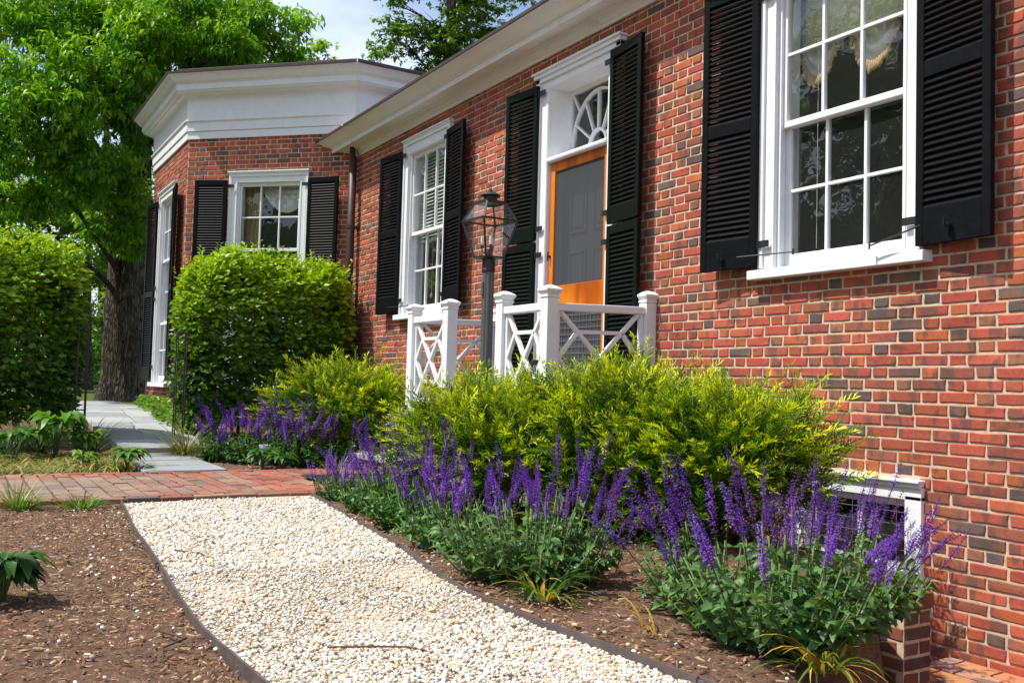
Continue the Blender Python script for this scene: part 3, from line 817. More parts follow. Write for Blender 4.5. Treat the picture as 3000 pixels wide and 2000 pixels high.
m = MB(); m.tube([(sx0 + .02, -.015, 1.98), (sx0 + .02, .006, 1.98)], .012, 8); m.tube([(sx0 + .02, -.02, 1.94), (sx0 + .02, -.02, 2.02)], .007, 8); add('door_handle', m.mesh('door_handle', M['copper']), door)
pd = MB(); py = .13
pd.box(dx0, dx1, py + .015, py + .05, .56, 2.835)
for a, b in ((.72, 1.35), (1.52, 2.02), (2.18, 2.70)):
    for x0, x1 in ((dx0 + .15, DOORX - .05), (DOORX + .05, dx1 - .13)):
        w = .02; pd.box(x0, x1, py + .003, py + .0151, a, a + w); pd.box(x0, x1, py + .003, py + .0151, b - w, b); pd.box(x0, x0 + w, py + .0031, py + .0152, a + w, b - w); pd.box(x1 - w, x1, py + .0031, py + .0152, a + w, b - w)
        pd.box(x0 + .05, x1 - .05, py + .006, py + .0153, a + .05, b - .05)
add('panelled_door', pd.mesh('panelled_door', M['grey_door']), door, bevel=.003)
r_ = MB(); r_.box(dx0 - .08, dx1 + .08, .75, .8, 2.6, 3.9); r_.box(dx0 - .12, dx0 - .08, .30, .8, 2.6, 3.9); r_.box(dx1 + .08, dx1 + .12, .30, .8, 2.6, 3.9); r_.box(dx0 - .08, dx1 + .08, .30, .75, 3.86, 3.9); r_.box(dx0 - .08, dx1 + .08, .31, .75, 2.6, 2.64)
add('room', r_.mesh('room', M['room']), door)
t = MB(); t.box(4.70, 6.0, -.06, .30, .50, .555); add('threshold', t.mesh('threshold', M['step_stone']), door)

# ------------------------------------------------------------------ porch with chinese-lattice railings
PORCH = empty('entrance_porch', (5.28, -.5, .5), 'small raised entrance porch with white lattice railings and stone steps', 'porch')
FL = .515
p = MB(); p.box(4.02, 6.54, -1.06, -.002, FL - .05, FL); p.build('floor', M['deck'], PORCH, .006)
p = MB(); p.box(4.09, 6.47, -1.0, -.002, -.1, FL - .05); p.build('base', M['deck'], PORCH)
PW = .098
POSTS = {'A': (4.145, -.95), 'B': (4.86, -.95), 'C': (5.775, -.95), 'D': (6.415, -.95), 'E': (6.415, -.055), 'F': (4.145, -.055)}
LIFT = {'A': 0, 'B': 0, 'C': 0, 'D': 0, 'E': .022, 'F': .022}
for k, (x, y) in POSTS.items():
    h = PW / 2; z1 = FL + .925 + LIFT[k]
    m = MB(); m.box(x - h, x + h, y - h, y + h, FL, z1)
    po = m.build('post', M['white'], PORCH, .004)
    m = MB(); e = h + .026; m.box(x - e, x + e, y - e, y + e, FL + .0005, FL + .062); m.build('post_base', M['white'], po, .006)
    m = MB(); m.box(x - h - .006, x + h + .006, y - h - .006, y + h + .006, z1, z1 + .018)
    pr = [(h - .002, z1 + .018), (h + .018, z1 + .048), (h + .018, z1 + .062), (h - .012, z1 + .082), (.012, z1 + .092)]
    V = []; F = []
    for w, z in pr: V += [(x - w, y - w, z), (x + w, y - w, z), (x + w, y + w, z), (x - w, y + w, z)]
    for i in range(len(pr) - 1):
        for j in range(4): F.append((i * 4 + j, i * 4 + (j + 1) % 4, i * 4 + 4 + (j + 1) % 4, i * 4 + 4 + j))
    F.append((16, 17, 18, 19)); m.poly(V, F); m.build('post_cap', M['white'], po, .003)
def railing(ka, kb):
    (xa, ya), (xb, yb) = POSTS[ka], POSTS[kb]
    a = np.array([xa, ya]); b = np.array([xb, yb]); dv = (b - a) / np.linalg.norm(b - a); a = a + dv * PW / 2; b = b - dv * PW / 2
    la, lb = LIFT[ka], LIFT[kb]
    def P(t, z): q = a + (b - a) * t; return (q[0], q[1], z + la + (lb - la) * t)
    nrm = (-dv[1], dv[0], 0)
    zb_, zt = FL + .155, FL + .835
    top = MB(); top.bar(P(0, FL + .862), P(1, FL + .862), .075, .056); o = top.build('handrail', M['white'], PORCH, .006)
    frm = MB(); frm.bar(P(0, zb_ - .018), P(1, zb_ - .018), .058, .036)
    L_ = np.linalg.norm(b - a)
    for t in (.018 / L_, 1 - .018 / L_): frm.bar(P(t, zb_), P(t, zt), .030, .036, up=nrm)
    frm.build('rail_frame', M['white'], PORCH, .003)
    zm = (zb_ + zt) / 2; H = zt - zb_
    lines = [((.05, zt), (.95, zb_)), ((.95, zt), (.05, zb_))]
    lo, hi = zb_ + H * .22, zt - H * .22
    ta, tb = .05 + .9 * .22, .95 - .9 * .22
    lines += [((ta, hi), (tb, hi)), ((ta, lo), (tb, lo)), ((ta, hi), (.04, zm)), ((.04, zm), (ta, lo)), ((tb, hi), (.96, zm)), ((.96, zm), (tb, lo))]
    for i, ((t0, z0), (t1, z1)) in enumerate(lines):
        m = MB(); w = .030 if i > 1 else .031 + .001 * i
        m.bar(P(t0, z0), P(t1, z1), w + .0006 * i, .028, up=nrm) if False else m.bar(P(t0, z0), P(t1, z1), .028, w + .0004 * i, up=(nrm[0], nrm[1], 0))
        m.build('lattice_bar', M['white'], PORCH, .002)
railing('A', 'B'); railing('C', 'D'); railing('D', 'E'); railing('A', 'F')
# steps: two stone treads on brick risers
def brick_box_face(parent, x0, x1, y, za, zb, facing, r, name='brick', mat='brick', cols=None):
    """rows of bricks on the face y (facing -y) or x (facing '+x' / '-x')"""
    n = max(1, round((zb - za) / .0677)); h = (zb - za) / n
    for k in range(n):
        for (u0, u1, hd) in course_bricks('S', 0.0 if k % 2 else .1075, x0, x1):
            V, F = brick_shape(u0, u1, za + k * h + .005, za + (k + 1) * h - .005, .006, r)
            if facing == '-y': W = [(u, y - o, z) for u, o, z in V]
            elif facing == '-x': W = [(y - o, u, z) for u, o, z in V]
            else: W = [(y + o, -u, z) for u, o, z in V]
            c = cols(r) if cols else brick_colour(hd, r)
            add(name, bricks_to_mesh(name, [(W, F, c, None, None)], M[mat]), parent)
rs = random.Random(3)
for (xa, xb, yf, yb, zt) in ((4.18, 6.38, -1.50, -1.001, .175), (4.30, 6.26, -1.20, -1.002, .345)):
    m = MB(); zb = 0.0 if zt < .2 else .175
    m.box(xa + .05, xb - .05, yf + .05, yb, -.05 if zt < .2 else .1755, zt - .0501); so = m.build('step', M['mortar'], PORCH)
    m = MB(); m.box(xa, xb, yf, yb - .0, zt - .05, zt); m.build('tread', M['step_stone'], so, .008)
    brick_box_face(so, xa + .052, xb - .052, yf + .05, zb + (.0 if zt < .2 else .002), zt - .05, '-y', rs)
    brick_box_face(so, yf + .052, yb - .01, xa + .05, zb + (.0 if zt < .2 else .002), zt - .05, '-x', rs)

# ------------------------------------------------------------------ lamp post
LX, LY = 6.725, -1.635
LAMP = empty('lamp_post', (LX, LY, 0), 'black four-sided lantern on a grey fluted post before the porch', 'street lamp')
m = MB(); n = 24
prf = []
V = []; F = []
zs_ = [-.1, 1.55]
for z in zs_:
    for k in range(n):
        t_ = 2 * math.pi * k / n; r0 = .0385 if k % 3 else .0335; V.append((LX + r0 * math.cos(t_), LY + r0 * math.sin(t_), z))
for k in range(n): F.append((k, (k + 1) % n, n + (k + 1) % n, n + k))
F.append(tuple(range(n, 2 * n))); m.poly(V, F); m.build('pole', M['pole'], LAMP)
m = MB(); m.lathe(LX, LY, [(.042, 1.535), (.044, 1.54), (.044, 1.553), (.0425, 1.556), (.042, 1.612), (.048, 1.622), (.06, 1.626)], 24); m.build('collar', M['iron'], LAMP, smooth=False)
m = MB(); m.box(LX - .012, LX + .012, LY - .048, LY - .036, 1.38, 1.47); m.build('switch_plate', M['pole'], LAMP, .003)
yaw = math.radians(4)
def lp(a, b, z):                                           # lantern square coordinates
    return (LX + a * math.cos(yaw) - b * math.sin(yaw), LY + a * math.sin(yaw) + b * math.cos(yaw), z)
zb_, zm_, zt_ = 1.632, 1.868, 1.985; hb, hm, ht = .067, .130, .073
m = MB(); V = [lp(s1 * w, s2 * w, z) for z, w in ((1.624, hb + .008), (1.634, hb + .008)) for s1, s2 in ((-1, -1), (1, -1), (1, 1), (-1, 1))]
m.poly(V, [(3, 2, 1, 0), (4, 5, 6, 7), (0, 1, 5, 4), (1, 2, 6, 5), (2, 3, 7, 6), (3, 0, 4, 7)])
CN = ((-1, -1), (1, -1), (1, 1), (-1, 1))
for i in range(4):
    (a, b), (c_, d_) = CN[i], CN[(i + 1) % 4]
    m.bar(lp(a * hb, b * hb, zb_), lp(a * hm, b * hm, zm_), .011, .011); m.bar(lp(a * hm, b * hm, zm_), lp(a * ht, b * ht, zt_), .011, .011)
    m.bar(lp(a * hm, b * hm, zm_), lp(c_ * hm, d_ * hm, zm_), .012, .012); m.bar(lp(a * ht, b * ht, zt_), lp(c_ * ht, d_ * ht, zt_), .011, .011)
    m.bar(lp(a * hb, b * hb, zb_), lp(c_ * hb, d_ * hb, zb_), .008, .008)
lan = m.build('lantern', M['iron'], LAMP)
for i in range(4):
    (a, b), (c_, d_) = CN[i], CN[(i + 1) % 4]
    for (w0, z0, w1, z1) in ((hb, zb_, hm, zm_), (hm, zm_, ht, zt_)):
        g = MB(); g.poly([lp(a * w0, b * w0, z0), lp(c_ * w0, d_ * w0, z0), lp(c_ * w1, d_ * w1, z1), lp(a * w1, b * w1, z1)], [(0, 1, 2, 3)]); g.build('pane', M['lantern_glass'], lan)
m = MB(); V = [lp(a * (ht + .006), b * (ht + .006), z) for z in (zt_ + .004, zt_ + .012) for a, b in CN]; m.poly(V, [(3, 2, 1, 0), (4, 5, 6, 7), (0, 1, 5, 4), (1, 2, 6, 5), (2, 3, 7, 6), (3, 0, 4, 7)])
m.lathe(LX, LY, [(.040, 1.996), (.043, 2.004), (.047, 2.028), (.046, 2.03), (.066, 2.034), (.068, 2.038), (.055, 2.050), (.030, 2.060), (.014, 2.063), (.013, 2.075), (.006, 2.080)], 22); m.build('vent_cap', M['iron'], lan)
m = MB(); m.tube([(LX - .006 - .010 * math.cos(t_), LY, 2.095 + .016 * math.sin(t_)) for t_ in np.linspace(-.6, math.pi + .2, 12)], .0025, 6); m.tube([(LX, LY, 2.075), (LX + .004, LY, 2.09)], .003, 6); m.build('finial_loop', M['iron'], lan)
m = MB(); m.lathe(LX, LY, [(.022, 1.634), (.022, 1.650), (.010, 1.655), (.010, 1.675), (.016, 1.68), (.012, 1.69)], 12)
CAND = [lp(.036, -.012, 0)[:2], lp(-.02, .036, 0)[:2], lp(-.03, -.035, 0)[:2]]
for cx_, cy_ in CAND:
    m.tube([(LX, LY, 1.668), ((LX + cx_) / 2, (LY + cy_) / 2, 1.655), (cx_, cy_, 1.668), (cx_, cy_, 1.70)], .0045, 8); m.lathe(cx_, cy_, [(.006, 1.690), (.013, 1.694), (.012, 1.712)], 10)
m.build('candelabra', M['iron'], lan)
for cx_, cy_ in CAND:
    m = MB(); m.lathe(cx_, cy_, [(.0095, 1.710), (.0095, 1.768)], 12); cd = m.build('candle_sleeve', M['candle'], lan)
    m = MB(); m.lathe(cx_, cy_, [(.006, 1.768), (.012, 1.780), (.013, 1.792), (.009, 1.812), (.002, 1.832)], 12); m.build('bulb', M['lantern_glass'], lan, smooth=True)
# ------------------------------------------------------------------ ground
PIT = (7.55, 13.0, -.66, 0.0)                       # areaway beside the wall (x0, x1, y0, y1)
xs = np.unique(np.concatenate([[-400, -200, -100, -60, -40, -28, -20, -15, -11], np.arange(-9, 13.01, .12), [PIT[0], PIT[1]], [15, 20, 30, 60, 150]]))
ys = np.unique(np.concatenate([[-300, -150, -80, -50, -30, -20, -14, -10], np.arange(-8, 1.2, .12), [PIT[2], PIT[3]], [3, 8, 20, 50, 120, 300]]))
GX, GY = np.meshgrid(xs, ys, indexing='ij')
GZ = gz(GX)
rr = np.random.default_rng(3)
GZ = GZ + np.where((GX > -5) & (GX < 13) & (GY > -8), rr.normal(0, .006, GX.shape), 0) - .012
# bank falling into the areaway right of the salvias
bank = (GX - 9.08) * .833 - (GY + .86) * -.553                 # distance right of a line running towards the viewer
inb = np.clip(bank / .22, 0, 1) * (GX > 9.1) * (GY > -2.6)
GZ = GZ - 1.25 * inb * inb * (3 - 2 * inb)
V = np.stack([GX, GY, GZ], -1).reshape(-1, 3)
nx_, ny_ = len(xs), len(ys)
ii, jj = np.meshgrid(np.arange(nx_ - 1), np.arange(ny_ - 1), indexing='ij')
cx_ = (xs[ii] + xs[ii + 1]) / 2; cy_ = (ys[jj] + ys[jj + 1]) / 2
keep = ~((cx_ > PIT[0]) & (cx_ < PIT[1]) & (cy_ > PIT[2]) & (cy_ < PIT[3] + .2))
a = (ii * ny_ + jj)[keep]
F = np.stack([a, a + ny_, a + ny_ + 1, a + 1], -1)
tag(add('ground', np_mesh('ground', V, F, M['ground'], smooth=True)), kind='structure')
m = MB(); m.box(PIT[0], PIT[1], PIT[2], .0, -1.3, -1.0); tag(m.build('areaway_floor', M['ground']), kind='structure')

def smooth_line(pts, n):
    pts = np.array(pts, float); d = np.concatenate([[0], np.cumsum(np.linalg.norm(np.diff(pts, axis=0), axis=1))])
    t = np.linspace(0, d[-1], n); return np.stack([np.interp(t, d, pts[:, k]) for k in range(2)], -1)
LEFT_EDGE = smooth_line([(5.74, -3.66), (6.6, -3.74), (7.5, -3.80), (8.35, -3.865), (9.0, -3.90), (9.6, -3.89), (10.5, -3.86), (11.6, -3.80)], 60)
RIGHT_EDGE = smooth_line([(5.66, -2.42), (6.4, -2.52), (7.1, -2.61), (7.8, -2.71), (8.4, -2.82), (8.9, -2.885), (9.4, -2.90), (10.0, -2.85), (10.6, -2.76), (11.6, -2.6)], 60)
# gravel bed under the pebbles
k = len(LEFT_EDGE); V = np.concatenate([np.c_[LEFT_EDGE, np.full(k, .002)], np.c_[RIGHT_EDGE, np.full(k, .002)]])
F = np.array([(i, i + 1, k + i + 1, k + i) for i in range(k - 1)])
M['gravel_bed'] = simple('gravel_bed', (0.42, 0.35, 0.255), 0.9, 0.2, 0.3, 80, 120, 0.6)
tag(add('gravel_path', np_mesh('gravel_path', V, F, M['gravel_bed'])), kind='structure')

def edging(name, line, label, h0=-.06, h1=.028):
    V = []; F = []; n = len(line); r = random.Random(4)
    for i, (x, y) in enumerate(line):
        d = line[min(i + 1, n - 1)] - line[max(i - 1, 0)]; d = d / np.linalg.norm(d); nrm = np.array([-d[1], d[0]]) * .004
        dz = .006 * math.sin(i * .35) + r.uniform(-.002, .002)
        for s, z in ((-1, h0), (1, h0), (1, h1 + dz), (-1, h1 + dz)): V.append((x + nrm[0] * s, y + nrm[1] * s, z))
    for i in range(n - 1):
        for j in range(4): F.append((i * 4 + j, i * 4 + (j + 1) % 4, i * 4 + 4 + (j + 1) % 4, i * 4 + 4 + j))
    F += [(0, 1, 2, 3), ((n - 1) * 4 + 3, (n - 1) * 4 + 2, (n - 1) * 4 + 1, (n - 1) * 4)]
    e = MB(); e.poly(V, F); o = tag(e.build(name, M['steel']), label, 'edging')
    for i in (22, 44):
        x, y = line[i]; s = MB(); s.box(x - .03, x + .03, y - .012, y - .0045, -.03, h1 - .004); s.box(x - .004, x + .004, y - .016, y - .0045, -.03, h1 + .004); s.build('stake_clip', M['steel'], o)
edging('steel_edging', LEFT_EDGE, 'rusty steel edging strip between gravel and the open mulch bed')
edging('steel_edging', RIGHT_EDGE, 'dark steel edging strip between gravel and the salvia bed')

# ------------------------------------------------------------------ instancing by numpy: many small pieces joined into one mesh
def frames(fwd, up):
    f = fwd / (np.linalg.norm(fwd, axis=1, keepdims=True) + 1e-9)
    x = np.cross(f, up); x /= np.linalg.norm(x, axis=1, keepdims=True) + 1e-9
    z = np.cross(x, f)
    return np.stack([x, f, z], axis=2)                 # columns: local x, y (length), z (normal)
def scatter(tv, tf, pos, rot, scale, col, tmix=None, col2=None):
    """template (n,3)/(m,k) at N places -> V, F, C"""
    N = len(pos); n = len(tv)
    sc = scale if np.ndim(scale) == 2 else np.repeat(np.asarray(scale)[:, None], 3, 1)
    V = np.einsum('nij,nkj->nki', rot, tv[None] * sc[:, None, :]) + pos[:, None, :]
    F = (tf[None] + (np.arange(N) * n)[:, None, None]).reshape(-1, tf.shape[1])
    if tmix is None: C = np.repeat(col[:, None, :], n, 1)
    else: C = col[:, None, :] * (1 - tmix)[None, :, None] + col2[:, None, :] * tmix[None, :, None]
    return V.reshape(-1, 3), F, C.reshape(-1, 3)
def join(parts):
    V, F, C = [], [], []; o = 0
    for v, f, c in parts: V.append(v); F.append(f + o); C.append(c); o += len(v)
    return np.concatenate(V), np.concatenate(F), np.concatenate(C)
def rand_unit(rg, n):
    v = rg.normal(size=(n, 3)); return v / np.linalg.norm(v, axis=1, keepdims=True)
def vary(rg, c, n, k=.15, hue=.08):
    c = np.asarray(c, float); return np.clip(c[None] * (1 + rg.normal(0, k, (n, 1))) * (1 + rg.normal(0, hue, (n, 3))), .002, .95)

def icosa():
    p = (1 + 5 ** .5) / 2
    v = np.array([(-1, p, 0), (1, p, 0), (-1, -p, 0), (1, -p, 0), (0, -1, p), (0, 1, p), (0, -1, -p), (0, 1, -p), (p, 0, -1), (p, 0, 1), (-p, 0, -1), (-p, 0, 1)], float) / math.sqrt(1 + p * p)
    f = np.array([(0, 11, 5), (0, 5, 1), (0, 1, 7), (0, 7, 10), (0, 10, 11), (1, 5, 9), (5, 11, 4), (11, 10, 2), (10, 7, 6), (7, 1, 8), (3, 9, 4), (3, 4, 2), (3, 2, 6), (3, 6, 8), (3, 8, 9), (4, 9, 5), (2, 4, 11), (6, 2, 10), (8, 6, 7), (9, 8, 1)])
    return v, f
OCTV = np.array([(1, 0, 0), (-1, 0, 0), (0, 1, 0), (0, -1, 0), (0, 0, 1), (0, 0, -1)], float) * 1.12
OCTF = np.array([(0, 2, 4), (2, 1, 4), (1, 3, 4), (3, 0, 4), (2, 0, 5), (1, 2, 5), (3, 1, 5), (0, 3, 5)])

# pebbles
rg = np.random.default_rng(21)
def in_gravel(x, t): return np.stack([x, (1 - t) * np.interp(x, LEFT_EDGE[:, 0], LEFT_EDGE[:, 1]) + t * np.interp(x, RIGHT_EDGE[:, 0], RIGHT_EDGE[:, 1])], -1)
def pebble_colours(n):
    pal = np.array([(.66, .61, .52), (.59, .505, .385), (.71, .69, .64), (.46, .31, .17), (.34, .31, .27), (.11, .095, .085), (.54, .41, .26)])
    w = np.array([.36, .20, .22, .07, .035, .015, .10]); c = pal[rg.choice(len(pal), n, p=w / w.sum())]
    return np.clip(c * (1 + rg.normal(0, .08, (n, 1))), .02, .9)
parts = []
for (x0, x1, n, tv, tf, s0) in ((9.2, 11.3, 17000, *icosa(), .0053), (8.0, 11.3, 25000, OCTV, OCTF, .0050), (5.78, 8.1, 29000, OCTV, OCTF, .0063)):
    x = rg.uniform(x0, x1, n); t = rg.uniform(.002, .998, n); xy = in_gravel(x, t)
    s = s0 * np.exp(np.clip(rg.normal(0, .30, n), -.7, .62)); sc = np.stack([s * rg.uniform(.8, 1.4, n), s * rg.uniform(.75, 1.15, n), s * rg.uniform(.5, .85, n)], -1)
    R_ = frames(rand_unit(rg, n) * [1, 1, .35], np.tile([0, 0, 1.0], (n, 1)) + rg.normal(0, .25, (n, 3)))
    pos = np.c_[xy, .004 + s * rg.uniform(.1, .9, n) + .005 * np.sin(x * 5) * np.sin(t * 9)]
    parts.append(scatter(tv, tf, pos, R_, sc, pebble_colours(n)))
# strays on the mulch
n = 200; x = rg.uniform(5.9, 10.4, n); sd_ = rg.random(n) < .72
y = np.where(sd_, np.interp(x, LEFT_EDGE[:, 0], LEFT_EDGE[:, 1]) - np.abs(rg.normal(0, .30, n)), np.interp(x, RIGHT_EDGE[:, 0], RIGHT_EDGE[:, 1]) + np.abs(rg.normal(0, .13, n)))
s = rg.uniform(.004, .009, n); iv, iff = icosa()
parts.append(scatter(iv, iff, np.c_[x, y, s * .4 - .002], frames(rand_unit(rg, n), np.tile([0, 0, 1.0], (n, 1))), np.stack([s * 1.2, s, s * .7], -1), pebble_colours(n)))
V, F, C = join(parts)
tag(add('gravel', np_mesh('gravel', V, F, M['pebble'], C, smooth=True)), 'cream and white pebbles filling the garden path', 'gravel', kind='stuff')

# wood chips
BOXV = np.array([(x, y, z) for z in (-.5, .5) for y in (-.5, .5) for x in (-.5, .5)], float); BOXV[4:, :2] *= .8
BOXF = np.array([(4, 5, 6), (5, 7, 6), (0, 1, 4), (1, 5, 4), (2, 6, 3), (3, 6, 7), (0, 4, 2), (2, 4, 6), (1, 3, 5), (3, 7, 5)])
def chips(n, x, y, s):
    z = gz(x) + rg.uniform(-.010, .006, n)
    f = rand_unit(rg, n); f[:, 2] *= .22
    sc = np.stack([s * rg.uniform(.12, .32, n), s * rg.uniform(.4, 1.25, n), s * rg.uniform(.05, .14, n)], -1)
    pal = np.array([(.36, .245, .155), (.25, .155, .096), (.15, .090, .057), (.07, .045, .031), (.48, .37, .25), (.30, .175, .095)])
    c = pal[rg.choice(6, n, p=[.20, .28, .24, .14, .05, .09])] * (1 + rg.normal(0, .15, (n, 1)))
    return scatter(BOXV, BOXF, np.c_[x, y, z], frames(f, np.tile([0, 0, 1.0], (n, 1)) + rg.normal(0, .3, (n, 3))), sc, np.clip(c, .01, .8))
parts = []
n = 12500; x = rg.uniform(5.8, 10.6, n); y = np.interp(x, LEFT_EDGE[:, 0], LEFT_EDGE[:, 1]) - .012 - rg.uniform(0, 1, n) ** 1.3 * 1.5
parts.append(chips(n, x, y, rg.uniform(.008, .030, n)))
n = 7000; x = rg.uniform(5.75, 10.4, n); y = np.interp(x, RIGHT_EDGE[:, 0], RIGHT_EDGE[:, 1]) + .012 + rg.uniform(0, 1, n) ** 1.4 * 1.5
ok = ((y < PIT[2] - .2) | (x < PIT[0])) & ((x - 9.08) * .833 + (y + .86) * .553 < -.02); parts.append(chips(ok.sum(), x[ok], y[ok], rg.uniform(.012, .032, ok.sum())))
n = 2500; x = rg.uniform(1.6, 3.86, n); y = rg.uniform(-4.9, -1.2, n)
ok = ~((y < -2.45) & (y > -3.25)); parts.append(chips(ok.sum(), x[ok], y[ok], rg.uniform(.015, .035, ok.sum())))
V, F, C = join(parts)
tag(add('wood_chips', np_mesh('wood_chips', V, F, M['chip'], C)), 'brown shredded wood mulch covering the planting beds', 'mulch', kind='stuff')

# a few sticks
def stick(pts, r, label):
    m = MB(); m.tube(pts, [r, r * .9, r * .8, r * .4][:len(pts)], 6); tag(m.build('twig', M['twig'], smooth=True), label, 'twig')
stick([(7.55, -3.70, .012), (7.72, -3.62, .018), (7.84, -3.60, .014), (7.95, -3.52, .010)], .004, 'thin brown twig lying across the left gravel edge')
stick([(8.95, -4.02, .012), (9.10, -3.97, .02), (9.16, -4.05, .016), (9.28, -4.07, .010)], .004, 'crooked dark twig on the mulch near the camera')
stick([(9.35, -3.62, .014), (9.42, -3.50, .02), (9.46, -3.41, .018), (9.52, -3.36, .012)], .0035, 'thin dark twig lying on the gravel near the camera')

# ------------------------------------------------------------------ brick path
BP = empty('brick_path', (4.85, -3.2, 0), kind='structure')
def paver_colour(r, x, y):
    t = r.random()
    c = (.29, .105, .066) if t < .45 else ((.26, .155, .105) if t < .72 else ((.26, .082, .055) if t < .92 else (.13, .095, .085)))
    grey = max(0.0, min(1.0, (-2.4 - y) / 1.2)) * .85 * (1 if 4.25 < x < 5.45 else .2)
    k = r.uniform(.85, 1.15)
    return tuple((a * (1 - grey) + b * grey) * k for a, b in zip(c, (.25, .19, .145)))
rp_ = random.Random(8)
def paver(x0, x1, y0, y1, top):
    V, F = brick_shape(x0, x1, y0, y1, 0.0, rp_, .0022, .055, 1)
    tz = rp_.uniform(-.004, .004); sx, sy = rp_.uniform(-.02, .02), rp_.uniform(-.02, .02)
    cx, cy = (x0 + x1) / 2, (y0 + y1) / 2
    W = [(u, v, top + o + tz + (u - cx) * sx + (v - cy) * sy) for u, o, v in V]
    add('brick', bricks_to_mesh('brick', [(W, F, paver_colour(rp_, cx, cy), None, None)], M['paver']), BP)
PX0, PX1 = 3.93, 5.66
def pshift(y): return .04 * (y + 3)                               # the path is laid slightly askew
y = -1.52
while y > -5.3:                                                   # border courses
    for x in (PX0, PX1 - .1): paver(x + pshift(y), x + .1 + pshift(y), y - .205, y - .004, .022)
    y -= .209
row = 0; y = -1.52
while y > -5.2:
    x = PX0 + .106 + (0 if row % 2 else -.104) + rp_.uniform(-.01, .01); sh = pshift(y)
    while x < PX1 - .106:
        a, b = max(x, PX0 + .106), min(x + .200, PX1 - .106)
        if b - a > .03: paver(a + sh, b + sh, y - .100, y - .002, .021)
        x += .206
    y -= .108; row += 1
m = MB(); V = [(PX0 + pshift(-1.5) + .02, -1.51, .008), (PX1 + pshift(-1.5) - .02, -1.51, .008), (PX1 + pshift(-9) - .02, -9, .008), (PX0 + pshift(-9) + .02, -9, .008)]
m.poly(V + [(a, b, -.1) for a, b, c in V], [(0, 1, 2, 3), (7, 6, 5, 4), (0, 4, 5, 1), (1, 5, 6, 2), (2, 6, 7, 3), (3, 7, 4, 0)])
M['joint'] = simple('sandy_joint', (.13, .095, .05), .95, .1, .4, 30, 80, .5)
m.build('joint_bed', M['joint'], BP)

# bluestone path: loose slabs then a raised walk that bends towards the bay
BL = empty('bluestone_path', (2.5, -2.8, 0), kind='structure')
rq = random.Random(12)
STONES = [M['stone'], simple('bluestone_pale', (.35, .36, .352), .78, .3, .16, 3, 60, .25), simple('bluestone_dark', (.25, .265, .27), .74, .3, .16, 3, 60, .25)]
def slab(pts, th, off):
    top = [(x, y, float(gz(x)) + off) for x, y in pts]; bot = [(x, y, z - th) for x, y, z in top]; n = len(pts)
    m = MB(); m.poly(top + bot, [tuple(range(n)), tuple(range(n, 2 * n))[::-1]] + [(i, n + i, n + (i + 1) % n, (i + 1) % n) for i in range(n)])
    m.build('slab', STONES[rq.randrange(3)], BL, .006)
for (x0, x1, ya, yb) in ((3.40, 3.86, -3.20, -2.53), (2.86, 3.35, -3.13, -2.52), (2.38, 2.80, -3.06, -2.50), (1.95, 2.32, -3.03, -2.52)):
    j = lambda: rq.uniform(-.015, .015)
    slab([(x0 + j(), ya + j()), (x1 + j(), ya + j()), (x1 + j(), yb + j()), (x0 + j(), yb + j())], .06, .022)
x = 1.75; row = 0
while x > -6.4:
    w = rq.uniform(.32, .66); bend = lambda q: .0 if q > -2 else .05 * (q + 2) ** 2 * .6
    ya, yb = -3.05 - bend(x) * .2, -2.10 + bend(x) * .0
    if x < .3: yb += .12; ya -= .05
    cuts = [ya, ya + (yb - ya) * rq.uniform(.30, .7), yb] if rq.random() < .75 else [ya, yb]
    for c0, c1 in zip(cuts[:-1], cuts[1:]):
        slab([(x - w + .010, c0 + .009), (x - .010, c0 + .009), (x - .010, c1 - .009), (x - w + .010, c1 - .009)], .12, .055 + rq.uniform(-.004, .004))
    x -= w; row += 1

# doormat at the foot of the steps
m = MB(); m.box(4.72, 5.55, -2.17, -1.62, .036, .047)
mat_o = tag(m.build('doormat', M['rubber'], bevel=.004), 'black ribbed rubber doormat at the foot of the porch steps', 'doormat')
for k in range(13):
    m = MB(); y0 = -2.13 + k * .04; m.box(4.76, 5.51, y0, y0 + .016, .0472, .052); m.build('rib', M['rubber'], mat_o)

# ------------------------------------------------------------------ areaway: retaining wall end and coping ledge
WELL = empty('retaining_wall', (9.2, -.76, -.1), 'low weathered brick retaining wall of the basement window well behind salvias', 'low wall')
m = MB(); m.box(7.6, 9.27, -.855, -.665, -1.2, -.175); m.build('core', M['mortar'], WELL)
rw = random.Random(5)
dark = lambda r: tuple(v * r.uniform(.7, 1.1) for v in ((.13, .060, .045) if r.random() < .5 else (.20, .085, .055)))  # shade on this wall is put into its brick colours
brick_box_face(WELL, .668, .853, 9.27, -1.19, -.176, '+x', rw, cols=dark)
brick_box_face(WELL, 8.45, 9.27, -.855, -.72, -.176, '-y', rw, cols=dark)
for k in range(6):
    x1 = 9.285 - k * .106; V, F = brick_shape(x1 - .1, x1, -.865, -.655, 0.0, rw, .003, .066, 1)
    W = [(u, v, -.105 + o + rw.uniform(-.003, .003) + (u - 9) * .02) for u, o, v in V]
    add('brick', bricks_to_mesh('brick', [(W, F, dark(rw), None, None)], M['brick']), WELL)
LEDGE = empty('brick_coping', (9.6, -.25, -.6), 'sunlit brick coping ledge against the wall at the lower right corner', 'coping')
m = MB(); m.box(8.95, 11.0, -.46, -.012, -1.25, -.612); m.build('core', M['mortar'], LEDGE)
light = lambda r: tuple(v * r.uniform(.85, 1.15) for v in ((.47, .19, .10) if r.random() < .7 else (.36, .22, .17)))
